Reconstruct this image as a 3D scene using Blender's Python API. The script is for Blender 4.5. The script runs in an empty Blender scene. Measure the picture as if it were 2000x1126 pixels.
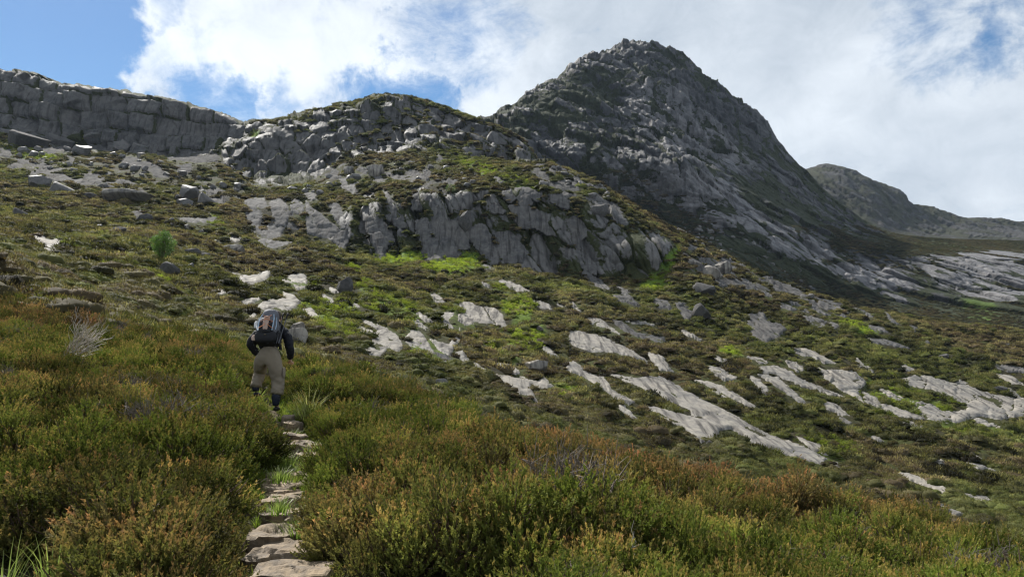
import bpy, math, random, time
import numpy as np
from mathutils import Vector, Matrix, Quaternion
T0 = time.time()
random.seed(5); RNG = np.random.default_rng(11)
R = math.radians
SC = bpy.context.scene
COL = SC.collection
# ------------------------------------------------------------------ camera
EYE = 1.6; F = 1511.0; PITCH = R(4.4)
cam_d = bpy.data.cameras.new('camera'); cam = bpy.data.objects.new('camera', cam_d); COL.objects.link(cam)
cam.location = (0, 0, EYE); cam.rotation_euler = (R(90) + PITCH, 0, 0)
cam_d.sensor_width = 36.0; cam_d.lens = F / 2000 * 36.0
cam_d.clip_start = 0.1; cam_d.clip_end = 6000
SC.camera = cam
SC.view_settings.view_transform = 'Standard'; SC.view_settings.look = 'None'
SC.view_settings.exposure = 0.66; SC.view_settings.gamma = 1.0
SC.cycles.max_bounces = 6; SC.cycles.diffuse_bounces = 3; SC.cycles.transmission_bounces = 4; SC.cycles.volume_bounces = 0
SC.cycles.transparent_max_bounces = 8
SC.cycles.pixel_filter_type = 'BLACKMAN_HARRIS'; SC.cycles.filter_width = 1.2; SC.cycles.sample_clamp_indirect = 4
# ------------------------------------------------------------------ sun and sky
SUN_EL, SUN_AZ = R(45), R(-34)         # azimuth clockwise from the view direction (+Y)
S = Vector((math.sin(SUN_AZ) * math.cos(SUN_EL), math.cos(SUN_AZ) * math.cos(SUN_EL), math.sin(SUN_EL)))
sd = bpy.data.lights.new('sun', 'SUN'); sd.energy = 4.9; sd.angle = R(0.6); sd.color = (1.0, 0.955, 0.88)
so = bpy.data.objects.new('sun', sd); COL.objects.link(so); so.rotation_euler = S.to_track_quat('Z', 'Y').to_euler()
W = bpy.data.worlds.new('World'); SC.world = W; W.use_nodes = True
def NT(tree):
    N, L = tree.nodes, tree.links
    def node(t, **k):
        n = N.new(t)
        for a, b in k.items():
            if a[0] == 'i' and a[1:].isdigit(): n.inputs[int(a[1:])].default_value = b
            else: setattr(n, a, b)
        return n
    def link(a, b):
        L.new(a, b)
    def math_(op, a, b=None, clamp=False):
        n = N.new('ShaderNodeMath'); n.operation = op; n.use_clamp = clamp
        for i, v in enumerate((a, b)):
            if v is None: continue
            if isinstance(v, (int, float)): n.inputs[i].default_value = v
            else: L.new(v, n.inputs[i])
        return n.outputs[0]
    def mix(f, a, b, bt='MIX'):
        n = N.new('ShaderNodeMix'); n.data_type = 'RGBA'; n.blend_type = bt; n.clamp_factor = True
        for i, v in ((0, f), (6, a), (7, b)):
            if isinstance(v, (int, float)): n.inputs[i].default_value = v
            elif isinstance(v, tuple): n.inputs[i].default_value = (*v, 1) if len(v) == 3 else v
            else: L.new(v, n.inputs[i])
        return n.outputs[2]
    def rng(v, a, b, c=0.0, d=1.0, smooth=False):
        n = N.new('ShaderNodeMapRange'); n.interpolation_type = 'SMOOTHSTEP' if smooth else 'LINEAR'
        L.new(v, n.inputs[0])
        for i, q in enumerate((a, b, c, d)): n.inputs[1 + i].default_value = q
        return n.outputs[0]
    def noise(vec, scale, detail=4, rough=0.55, dist=0.0, dims='3D'):
        n = N.new('ShaderNodeTexNoise'); n.noise_dimensions = dims
        n.inputs['Scale'].default_value = scale; n.inputs['Detail'].default_value = detail
        n.inputs['Roughness'].default_value = rough; n.inputs['Distortion'].default_value = dist
        if vec is not None: L.new(vec, n.inputs['Vector'])
        return n.outputs[0]
    def mapping(vec, scale=(1, 1, 1), rot=(0, 0, 0), loc=(0, 0, 0)):
        n = N.new('ShaderNodeMapping'); L.new(vec, n.inputs[0])
        n.inputs['Scale'].default_value = scale; n.inputs['Rotation'].default_value = rot; n.inputs['Location'].default_value = loc
        return n.outputs[0]
    return node, link, math_, mix, rng, noise, mapping
def ray(px, py):
    """world direction with y = 1 through photo pixel (px, py)"""
    X = (np.asarray(px, float) - 1000) / F; Zc = (563 - np.asarray(py, float)) / F
    y = math.cos(PITCH) - Zc * math.sin(PITCH); z = math.sin(PITCH) + Zc * math.cos(PITCH)
    return X / y, z / y
def proj(x, y, z):
    x, y, z = np.asarray(x), np.asarray(y), np.asarray(z) - EYE
    dd = y * math.cos(PITCH) + z * math.sin(PITCH); zz = -y * math.sin(PITCH) + z * math.cos(PITCH)
    dd = np.maximum(dd, .05)
    return 1000 + F * x / dd, 563 - F * zz / dd
def build_world():
    node, link, m, mix, rng, noise, mapping = NT(W.node_tree)
    W.node_tree.nodes.clear()
    out = node('ShaderNodeOutputWorld'); bg = node('ShaderNodeBackground')
    sky = node('ShaderNodeTexSky', sky_type='NISHITA', sun_disc=False, sun_elevation=SUN_EL, sun_rotation=SUN_AZ)
    sky.air_density = 1.0; sky.dust_density = 0.3; sky.ozone_density = 2.0
    tc = node('ShaderNodeTexCoord'); v = tc.outputs['Generated']
    blue = node('ShaderNodeVectorMath', operation='SCALE'); link(sky.outputs[0], blue.inputs[0]); blue.inputs['Scale'].default_value = 0.060
    hs = node('ShaderNodeHueSaturation'); link(blue.outputs[0], hs.inputs['Color']); hs.inputs['Saturation'].default_value = 1.4
    def blob(px, py, r, soft):            # 1 inside a cone of r pixels around a direction, 0 outside
        u, s = ray(px, py); d = Vector((float(u), 1, float(s))).normalized()
        dp = node('ShaderNodeVectorMath', operation='DOT_PRODUCT'); link(wv, dp.inputs[0]); dp.inputs[1].default_value = d
        return rng(dp.outputs['Value'], math.cos((r + soft) / F), math.cos(max(r - soft, 1) / F), 0, 1, True)
    wn = node('ShaderNodeTexNoise'); link(v, wn.inputs['Vector']); wn.inputs['Scale'].default_value = 9; wn.inputs['Detail'].default_value = 9; wn.inputs['Roughness'].default_value = .62
    sb = node('ShaderNodeVectorMath', operation='SUBTRACT'); link(wn.outputs['Color'], sb.inputs[0]); sb.inputs[1].default_value = (.5, .5, .5)
    sc_ = node('ShaderNodeVectorMath', operation='SCALE'); link(sb.outputs[0], sc_.inputs[0]); sc_.inputs['Scale'].default_value = 0.22
    ad = node('ShaderNodeVectorMath', operation='ADD'); link(v, ad.inputs[0]); link(sc_.outputs[0], ad.inputs[1])
    nm = node('ShaderNodeVectorMath', operation='NORMALIZE'); link(ad.outputs[0], nm.inputs[0]); wv = nm.outputs[0]
    holes = None
    for px, py, r, so_, k in ((-90, -60, 215, 60, 1.0), (50, 110, 85, 60, .95), (-300, 0, 250, 100, .9), (170, 170, 40, 40, .6), (400, 225, 50, 50, .42), (450, 225, 40, 40, .50), (560, 235, 40, 50, .36), (660, 205, 40, 50, .36), (722, 175, 40, 50, .50), (800, 190, 40, 50, .45),
                              (1965, 80, 30, 60, .36), (1800, 85, 60, 70, .26), (330, -10, 24, 30, .25), (900, 40, 90, 80, .30)):
        b = m('MULTIPLY', blob(px, py, r, so_), k)
        holes = b if holes is None else m('MAXIMUM', holes, b)
    st = mapping(v, (1.0, 1.0, 1.6), (0, 0, 0), (3.1, 0.4, 1.2))
    n1 = noise(st, 4.5, 14, .68, .6)
    n2 = noise(mapping(v, (1, 1, 1.4), (0, 0, .4), (7, 2, 3)), 15, 12, .68, .5)
    dens = m('ADD', m('MULTIPLY', m('SUBTRACT', n1, .5), 1.7), m('MULTIPLY', m('SUBTRACT', n2, .5), .8))
    dens = m('SUBTRACT', m('ADD', dens, .78), m('MULTIPLY', holes, 1.28))
    a = rng(dens, -.02, 0.70, 0, 1, True)
    # the cloud's own tones: bright tops, blue grey thick parts
    n3 = noise(mapping(v, (1, 1, 1.3), (0, 0, 0), (1.7, 5, 2)), 3.0, 10, .55, .2)
    bright = None
    for px, py, r, so_, k in ((480, 150, 120, 110, .8), (300, 40, 110, 90, .6), (700, 60, 160, 140, .55), (860, 150, 150, 120, .5), (1850, 300, 200, 180, .25), (580, 200, 90, 60, .5)):
        b = m('MULTIPLY', blob(px, py, r, so_), k); bright = b if bright is None else m('MAXIMUM', bright, b)
    t = m('ADD', m('MULTIPLY', m('SUBTRACT', n3, .5), 1.3), m('ADD', m('MULTIPLY', bright, .62), m('ADD', m('MULTIPLY', m('SUBTRACT', n2, .5), .5), .30)))
    cc = mix(rng(t, 0, 1, 0, 1, True), (.305, .35, .405), (.655, .69, .725))
    link(mix(m('MULTIPLY', a, .97), hs.outputs[0], cc), bg.inputs['Color'])
    bg.inputs['Strength'].default_value = 1.0
    link(bg.outputs[0], out.inputs['Surface'])
build_world()
# ------------------------------------------------------------------ numpy noise
def _hash(ix, iy, iz, seed):
    h = (ix.astype(np.int64) * 374761393 + iy.astype(np.int64) * 668265263 + iz.astype(np.int64) * 2147483647 + seed * 974634777) & 0xffffffff
    h = ((h ^ (h >> 13)) * 1274126177) & 0xffffffff
    h = ((h ^ (h >> 15)) * 2246822519) & 0xffffffff
    return ((h ^ (h >> 16)) & 0xffffff) / float(0xffffff)
def vnoise(x, y, z, seed=0):
    x, y, z = np.broadcast_arrays(*(np.asarray(q, float) for q in (x, y, z)))
    ix, iy, iz = np.floor(x), np.floor(y), np.floor(z); fx, fy, fz = x - ix, y - iy, z - iz
    fx, fy, fz = (f * f * (3 - 2 * f) for f in (fx, fy, fz)); r = 0
    for a in (0, 1):
        for b in (0, 1):
            for c in (0, 1):
                w = (fx if a else 1 - fx) * (fy if b else 1 - fy) * (fz if c else 1 - fz)
                r = r + w * _hash(ix + a, iy + b, iz + c, seed)
    return r * 2 - 1
def fbm(x, y, z=0.0, seed=0, o=4, g=.5):
    r = 0; a = 1; t = 0
    for i in range(o):
        r = r + a * vnoise(x * 2 ** i, y * 2 ** i, np.asarray(z) * 2 ** i, seed + i * 7); t += a; a *= g
    return r / t
def worley(x, y, seed=0):
    """F1, F2, and the offset and random numbers of the nearest cell"""
    ix, iy = np.floor(x), np.floor(y); f1 = np.full(x.shape, 9.); f2 = f1.copy(); z = ix * 0
    bx, by, rx, ry, rc = (np.zeros(x.shape) for _ in range(5))
    for a in (-1, 0, 1):
        for b in (-1, 0, 1):
            cx, cy = ix + a, iy + b
            dx = cx + .1 + .8 * _hash(cx, cy, z, seed) - x; dy = cy + .1 + .8 * _hash(cx, cy, z, seed + 1) - y
            d = np.sqrt(dx * dx + dy * dy); n = d < f1
            f2 = np.where(n, f1, np.minimum(f2, d)); f1 = np.where(n, d, f1)
            bx = np.where(n, dx, bx); by = np.where(n, dy, by)
            rc = np.where(n, _hash(cx, cy, z, seed + 2), rc); rx = np.where(n, _hash(cx, cy, z, seed + 3), rx); ry = np.where(n, _hash(cx, cy, z, seed + 4), ry)
    return f1, f2, bx, by, rc, rx, ry
def blocks(a, b, seed, ca=.9, tilt=1.0, warp=.25):
    """jointed rock: every cell is a tilted flat face at its own height, with a groove between neighbours"""
    a2 = a + warp * fbm(a * .9, b * .9, 0, seed + 50, 3); b2 = b + warp * fbm(a * .9 + 9, b * .9, 3, seed + 51, 3)
    f1, f2, dx, dy, rc, rx, ry = worley(a2, b2, seed)
    h = (rc - .5) * ca + tilt * (dx * (rx - .5) + dy * (ry - .5)) * 1.6
    g = np.exp(-((f2 - f1) / .085) ** 2)
    return h, g, rc
def bricks(a, b, seed, ca=.9, tilt=.8, warp=.12):
    """jointed rock in near-level courses"""
    b = b + warp * fbm(a * .5, b * .5, 0, seed + 9, 3) + .35 * fbm(a * .13, b * .3, 0, seed + 10, 2); a = a + warp * fbm(a * .8, b * .8, 5, seed + 11, 3)
    r = np.floor(b); z = r * 0; a = a * (.65 + .8 * _hash(r, z, z, seed)) + 7 * _hash(r, z, z, seed + 1); q = np.floor(a)
    ja, jb = _hash(q, r, z, seed + 2) * .5 - .25, _hash(q + 1, r, z, seed + 2) * .5 - .25
    low = a - q < ja; high = a - q > 1 + jb; q = np.where(low, q - 1, np.where(high, q + 1, q))
    ja, jb = _hash(q, r, z, seed + 2) * .5 - .25, _hash(q + 1, r, z, seed + 2) * .5 - .25
    da = np.minimum(a - q - ja, q + 1 + jb - a); fb = b - r; db = np.minimum(fb, 1 - fb); rc = _hash(q, r, z, seed + 3)
    h = (rc - .5) * ca + tilt * ((a - q - .5) * (_hash(q, r, z, seed + 4) - .5) + (fb - .5) * (_hash(q, r, z, seed + 5) - .3))
    g = np.exp(-(np.minimum(da, db * .8) / .055) ** 2)
    return h, g, rc
def sst(e0, e1, x):
    t = np.clip((x - e0) / (e1 - e0), 0, 1); return t * t * (3 - 2 * t)
def pchip(x, y, xi):
    x, y = np.asarray(x, float), np.asarray(y, float); h = np.diff(x); dl = np.diff(y) / h; n = len(x)
    if n == 2: return np.interp(xi, x, y)
    d = np.zeros(n); w1 = 2 * h[1:] + h[:-1]; w2 = h[1:] + 2 * h[:-1]; ok = dl[:-1] * dl[1:] > 0
    with np.errstate(all='ignore'): dm = (w1 + w2) / (w1 / dl[:-1] + w2 / dl[1:])
    d[1:-1] = np.where(ok, dm, 0); d[0], d[-1] = dl[0], dl[-1]
    xi = np.clip(xi, x[0], x[-1]); i = np.clip(np.searchsorted(x, xi) - 1, 0, n - 2); t = (xi - x[i]) / h[i]
    return (2*t**3-3*t**2+1)*y[i] + (t**3-2*t**2+t)*h[i]*d[i] + (-2*t**3+3*t**2)*y[i+1] + (t**3-t**2)*h[i]*d[i+1]
# ------------------------------------------------------------------ pixel-space masks (layout only)
def poly_sd(pts, X, Y):
    """signed distance in photo pixels, positive inside"""
    P = np.asarray(pts, float); inside = np.zeros(X.shape, bool); best = np.full(X.shape, 1e9)
    for i in range(len(P)):
        x0, y0 = P[i - 1]; x1, y1 = P[i]
        if y0 != y1:
            c = ((y0 > Y) != (y1 > Y)) & (X < (x1 - x0) * (Y - y0) / (y1 - y0) + x0); inside ^= c
        dx, dy = x1 - x0, y1 - y0; t = np.clip(((X - x0) * dx + (Y - y0) * dy) / (dx * dx + dy * dy + 1e-9), 0, 1)
        best = np.minimum(best, np.hypot(X - x0 - t * dx, Y - y0 - t * dy))
    return np.where(inside, best, -best)
class Raster:
    def __init__(s, v=0.0): s.a = np.full((620, 1300), v, np.float32)     # 2 px cells, x from -300, y from -20
    def box(s, x0, y0, x1, y1):
        i0, i1 = int(max(0, (x0 + 300) // 2)), int(min(1300, (x1 + 302) // 2)); j0, j1 = int(max(0, (y0 + 20) // 2)), int(min(620, (y1 + 22) // 2))
        X, Y = np.meshgrid(np.arange(i0, i1) * 2 - 300, np.arange(j0, j1) * 2 - 20); return (slice(j0, j1), slice(i0, i1)), X.astype(float), Y.astype(float)
    def poly(s, pts, soft=3, v=1.0):
        P = np.asarray(pts, float); sl, X, Y = s.box(P[:, 0].min() - soft, P[:, 1].min() - soft, P[:, 0].max() + soft, P[:, 1].max() + soft)
        if X.size: s.a[sl] = np.maximum(s.a[sl], v * sst(-soft, soft, poly_sd(pts, X, Y)))
    def ell(s, cx, cy, rx, ry, ang=0, v=1.0, soft=.5):
        r = max(rx, ry) * (1 + soft); sl, X, Y = s.box(cx - r, cy - r, cx + r, cy + r); c, n = math.cos(R(ang)), math.sin(R(ang))
        X, Y = X - cx, Y - cy; d = np.hypot((X * c + Y * n) / rx, (-X * n + Y * c) / ry)
        if X.size: s.a[sl] = np.maximum(s.a[sl], v * sst(1 + soft, 1 - soft, d))
    def __call__(s, px, py):
        i = np.clip(((np.asarray(px) + 300) / 2).astype(int), 0, 1299); j = np.clip(((np.asarray(py) + 20) / 2).astype(int), 0, 619)
        return s.a[j, i]
# ------------------------------------------------------------------ object helpers
def tag(o, label=None, cat=None, group=None, kind=None):
    for k, v in (('label', label), ('category', cat), ('group', group), ('kind', kind)):
        if v: o[k] = v
    return o
def mesh_np(name, V, Fq=None, Ft=None, mat=None, parent=None, smooth=True, attrs=None, link=True):
    me = bpy.data.meshes.new(name); V = np.asarray(V, np.float32).reshape(-1, 3)
    loops = []; starts = []; n = 0
    if Fq is not None and len(Fq): Fq = np.asarray(Fq, np.int32); loops.append(Fq.ravel()); starts.append(n + 4 * np.arange(len(Fq))); n += 4 * len(Fq)
    if Ft is not None and len(Ft): Ft = np.asarray(Ft, np.int32); loops.append(Ft.ravel()); starts.append(n + 3 * np.arange(len(Ft))); n += 3 * len(Ft)
    loops = np.concatenate(loops).astype(np.int32); starts = np.concatenate(starts).astype(np.int32)
    me.vertices.add(len(V)); me.vertices.foreach_set('co', V.ravel()); me.loops.add(len(loops)); me.loops.foreach_set('vertex_index', loops)
    me.polygons.add(len(starts)); me.polygons.foreach_set('loop_start', starts)
    if smooth: me.polygons.foreach_set('use_smooth', np.ones(len(starts), bool))
    me.update(calc_edges=True)
    for k, a in (attrs or {}).items():
        a = np.asarray(a, np.float32)
        at = me.attributes.new(k, 'FLOAT', 'POINT'); at.data.foreach_set('value', a.ravel())
    o = bpy.data.objects.new(name, me)
    if link: COL.objects.link(o)
    if mat: me.materials.append(mat)
    if parent: o.parent = parent
    return o
# ------------------------------------------------------------------ materials
def mat(name):
    m_ = bpy.data.materials.new(name); m_.use_nodes = True; t = m_.node_tree; t.nodes.clear()
    k = NT(t); out = k[0]('ShaderNodeOutputMaterial'); return m_, k, out
def simple(name, col, rough=.7, metal=0, var=.25, scale=20, bump=0.0, bscale=60, spec=.4):
    m_, (node, link, m, mix, rng, noise, mapping), out = mat(name); p = node('ShaderNodeBsdfPrincipled')
    tc = node('ShaderNodeTexCoord').outputs['Object']
    n = noise(tc, scale, 5); c = mix(n, tuple(x * (1 - var) for x in col), tuple(min(1, x * (1 + var)) for x in col)); link(c, p.inputs['Base Color'])
    p.inputs['Roughness'].default_value = rough; p.inputs['Metallic'].default_value = metal; p.inputs['Specular IOR Level'].default_value = spec
    if bump:
        b = node('ShaderNodeBump'); b.inputs['Strength'].default_value = bump; b.inputs['Distance'].default_value = .01; link(noise(tc, bscale, 4), b.inputs['Height']); link(b.outputs[0], p.inputs['Normal'])
    link(p.outputs[0], out.inputs[0]); return m_
def rock_nodes(k, pos, tone=1.0, s=1.0, warm=0.0, st=.8):
    """granite: grey with lighter worn faces, dark lichen, brownish seep streaks; returns colour and bump height"""
    node, link, m, mix, rng, noise, mapping = k
    big = noise(pos, .12 * s, 6, .6, .4); mid = noise(pos, .9 * s, 8, .65, .6); fine = noise(pos, 9 * s, 6, .7)
    streak = noise(mapping(pos, (1.0 * s, .10 * s, .13 * s), (0, 0, R(-32))), 1.6, 6, .6, .5)
    c = mix(rng(mid, .36, .64), tuple(tone * x for x in (.135, .137, .145)), tuple(tone * x for x in (.31 + warm, .30 + warm * .7, .285)))
    c = mix(rng(big, .38, .62), c, mix(.5, c, tuple(tone * x for x in (.37 + warm, .345 + warm * .7, .32))))
    c = mix(m('MULTIPLY', rng(streak, .48, .66), st), c, tuple(tone * x for x in (.075, .07, .068)))
    c = mix(m('MULTIPLY', rng(fine, .56, .74), .6), c, tuple(tone * x for x in (.07, .068, .066)))
    c = mix(m('MULTIPLY', rng(noise(mapping(pos, (1, 1, 1), (0, 0, 0), (5, 5, 5)), 3.3 * s, 5, .7), .60, .72), .5), c, (.42 * tone, .40 * tone, .36 * tone))
    h = m('ADD', m('MULTIPLY', mid, .7), m('MULTIPLY', fine, .12))
    return c, m('ADD', h, m('MULTIPLY', streak, .35))
def rock_mat(name, tone=1.0, s=1.0, rough=.72, bump=.5, dist=.5, warm=0.0, spec=.25, hue=None, st=.8, veg=False, pale=False, vegcol=((.012, .018, .006), (.05, .055, .016))):
    m_, k, out = mat(name); node, link, m, mix, rng, noise, mapping = k; p = node('ShaderNodeBsdfPrincipled')
    pos = node('ShaderNodeNewGeometry').outputs['Position']
    c, h = rock_nodes(k, pos, tone, s, warm, st)
    if hue: c = mix(1.0, c, hue, 'MULTIPLY')
    r_ = rng(noise(pos, .5 * s, 5), .3, .7, rough - .12, rough + .15)
    if veg:
        a = node('ShaderNodeAttribute', attribute_name='veg').outputs['Fac']
        g = node('ShaderNodeAttribute', attribute_name='green').outputs['Fac']
        vn = noise(pos, 1.6 * s, 8, .7); vn2 = noise(pos, .35 * s, 5, .6)
        f = rng(m('ADD', a, m('ADD', m('MULTIPLY', m('SUBTRACT', vn, .5), 1.1), m('MULTIPLY', m('SUBTRACT', vn2, .5), .7))), .44, .56)
        vc = mix(rng(noise(pos, 2.7 * s, 8, .75), .3, .7), vegcol[0], vegcol[1])
        vc = mix(m('MULTIPLY', rng(m('ADD', g, m('MULTIPLY', m('SUBTRACT', vn2, .5), .8)), .25, .75), .9), vc, mix(rng(vn, .3, .7), (.05, .10, .012), (.16, .25, .03)))
        if pale: c = mix(rng(node('ShaderNodeAttribute', attribute_name='pale').outputs['Fac'], .2, .8), c, mix(1.0, c, (2.8, 2.7, 2.6), 'MULTIPLY'))
        c = mix(f, c, vc); r_ = m('ADD', m('MULTIPLY', m('SUBTRACT', 1.0, f), r_), m('MULTIPLY', f, .9))
        h = m('ADD', h, m('MULTIPLY', f, m('MULTIPLY', vn, 1.0)))
    link(c, p.inputs['Base Color']); link(r_, p.inputs['Roughness']); p.inputs['Specular IOR Level'].default_value = spec
    b = node('ShaderNodeBump'); b.inputs['Strength'].default_value = bump; b.inputs['Distance'].default_value = dist; link(h, b.inputs['Height']); link(b.outputs[0], p.inputs['Normal'])
    link(p.outputs[0], out.inputs[0]); return m_
def leaf_mat(name, base, tipc, alt, transl=.45, rough=.55, tipmix=1.0):
    """foliage: per-instance tint (green..rusty) and light/dark lum, colour of the shoot tips, light passing through"""
    m_, (node, link, m, mix, rng, noise, mapping), out = mat(name)
    tint = node('ShaderNodeAttribute', attribute_name='tint', attribute_type='INSTANCER').outputs['Fac']
    lum = node('ShaderNodeAttribute', attribute_name='lum', attribute_type='INSTANCER').outputs['Fac']
    tip = node('ShaderNodeAttribute', attribute_name='tip').outputs['Fac']; rnd = node('ShaderNodeAttribute', attribute_name='rnd').outputs['Fac']
    c = mix(tint, base, alt)
    c = mix(m('MULTIPLY', rng(m('ADD', tip, m('MULTIPLY', m('SUBTRACT', rnd, .5), .5)), .55, 1.0), tipmix), c, mix(tint, tuple((a + b) / 2 for a, b in zip(base, tipc)), tipc))
    sc = m('MULTIPLY', m('ADD', m('MULTIPLY', rnd, .9), .55), m('ADD', lum, .0))
    v = node('ShaderNodeVectorMath', operation='SCALE'); link(c, v.inputs[0]); link(sc, v.inputs['Scale'])
    d = node('ShaderNodeBsdfPrincipled'); link(v.outputs[0], d.inputs['Base Color']); d.inputs['Roughness'].default_value = .8; d.inputs['Specular IOR Level'].default_value = .12
    tr = node('ShaderNodeBsdfTranslucent'); link(mix(1.0, v.outputs[0], (1.0, .97, .70), 'MULTIPLY'), tr.inputs['Color'])
    ms = node('ShaderNodeMixShader'); ms.inputs[0].default_value = transl; link(d.outputs[0], ms.inputs[1]); link(tr.outputs[0], ms.inputs[2]); link(ms.outputs[0], out.inputs[0])
    return m_
def ground_mat():
    m_, k, out = mat('heath_ground'); node, link, m, mix, rng, noise, mapping = k; p = node('ShaderNodeBsdfPrincipled')
    pos = node('ShaderNodeNewGeometry').outputs['Position']
    A = lambda n_: node('ShaderNodeAttribute', attribute_name=n_).outputs['Fac']
    n1 = noise(pos, .9, 10, .7); n2 = noise(pos, .14, 5, .6); n3 = noise(pos, 4.5, 7, .75)
    c = mix(rng(m('ADD', m('MULTIPLY', n1, .5), m('MULTIPLY', n3, .5)), .36, .64), (.012, .012, .007), (.05, .043, .02))
    c = mix(rng(n2, .42, .62), c, mix(.6, c, (.055, .068, .014)))
    c = mix(m('MULTIPLY', rng(m('ADD', A('green'), m('MULTIPLY', m('SUBTRACT', n1, .5), 1.2)), .3, .8), .9), c, mix(rng(n3, .3, .7), (.045, .08, .008), (.17, .25, .03)))
    rc, rh = rock_nodes(k, pos, .36, .8)
    f = rng(m('ADD', A('rock'), m('ADD', m('MULTIPLY', m('SUBTRACT', n1, .5), .9), m('MULTIPLY', m('SUBTRACT', n2, .5), .8))), .50, .60)
    c = mix(f, c, rc)
    # trodden peat and grit of the path
    pf = rng(m('ADD', A('path'), m('MULTIPLY', m('SUBTRACT', n3, .5), .7)), .35, .6)
    pc = mix(rng(noise(pos, 14, 8, .7), .35, .65), (.035, .025, .016), (.16, .125, .085))
    c = mix(pf, c, pc)
    link(c, p.inputs['Base Color']); link(rng(f, 0, 1, .92, .9), p.inputs['Roughness']); p.inputs['Specular IOR Level'].default_value = .1
    b = node('ShaderNodeBump'); b.inputs['Strength'].default_value = .6; b.inputs['Distance'].default_value = .5
    link(m('ADD', m('MULTIPLY', n1, .9), m('MULTIPLY', n3, .25)), b.inputs['Height']); link(b.outputs[0], p.inputs['Normal'])
    link(p.outputs[0], out.inputs[0]); return m_
M = {}
M['ground'] = ground_mat()
M['cliff'] = rock_mat('cliff_granite', .34, .6, veg=True, bump=.7, dist=.8)
M['slabcrag'] = rock_mat('slab_granite', .46, .7, veg=True, bump=.55, dist=.6)
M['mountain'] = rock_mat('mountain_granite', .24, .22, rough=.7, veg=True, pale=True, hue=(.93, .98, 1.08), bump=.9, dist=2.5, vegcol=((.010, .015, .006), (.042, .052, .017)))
M['far'] = rock_mat('far_hill', .20, .3, rough=.85, veg=True, bump=.9, dist=3, vegcol=((.02, .022, .011), (.05, .052, .022)))
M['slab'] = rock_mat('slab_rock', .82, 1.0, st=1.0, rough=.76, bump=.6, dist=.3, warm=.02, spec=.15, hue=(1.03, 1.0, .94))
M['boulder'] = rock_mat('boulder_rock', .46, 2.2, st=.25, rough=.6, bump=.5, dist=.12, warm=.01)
M['step'] = rock_mat('step_rock', .68, 7, rough=.75, bump=1.0, dist=.05, warm=.05, hue=(1.22, 1.0, .76))
M['heath'] = leaf_mat('heather_leaf', (.110, .142, .029), (.25, .118, .064), (.130, .092, .050), .40)
M['heathfar'] = leaf_mat('heather_far_leaf', (.125, .144, .040), (.205, .182, .078), (.115, .088, .050), .32)
M['fern'] = leaf_mat('bracken_leaf', (.27, .36, .045), (.38, .44, .07), (.17, .22, .04), .5)
M['grass'] = leaf_mat('grass_blade', (.17, .30, .03), (.36, .42, .10), (.30, .28, .09), .45)
M['stem'] = simple('heather_stem', (.085, .055, .035), .85, var=.5)
M['greystem'] = simple('old_heather_stem', (.12, .10, .085), .9, var=.5)
M['deadwood'] = simple('bleached_twig', (.42, .38, .33), .8, var=.3)
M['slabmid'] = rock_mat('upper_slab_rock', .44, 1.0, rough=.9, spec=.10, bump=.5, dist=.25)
M['slabdark'] = rock_mat('shaded_slab_rock', .40, 1.0, rough=.95, spec=.04, bump=.5, dist=.25)  # darker slab copy: shade put into the colour of shaded slabs; upper slabs share it
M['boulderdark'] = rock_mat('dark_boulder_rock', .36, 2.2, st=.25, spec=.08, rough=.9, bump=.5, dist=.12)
def crown_mat():
    m_, (node, link, m, mix, rng, noise, mapping), out = mat('tree_leaf'); tip = node('ShaderNodeAttribute', attribute_name='tip').outputs['Fac']; rnd = node('ShaderNodeAttribute', attribute_name='rnd').outputs['Fac']
    c = mix(m('MULTIPLY', m('ADD', tip, rnd), .5), (.035, .085, .018), (.16, .28, .05)); d = node('ShaderNodeBsdfPrincipled'); link(c, d.inputs['Base Color']); d.inputs['Roughness'].default_value = .5
    tr = node('ShaderNodeBsdfTranslucent'); link(c, tr.inputs['Color']); ms = node('ShaderNodeMixShader'); ms.inputs[0].default_value = .45; link(d.outputs[0], ms.inputs[1]); link(tr.outputs[0], ms.inputs[2]); link(ms.outputs[0], out.inputs[0]); return m_
M['treeleaf'] = crown_mat()
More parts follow.
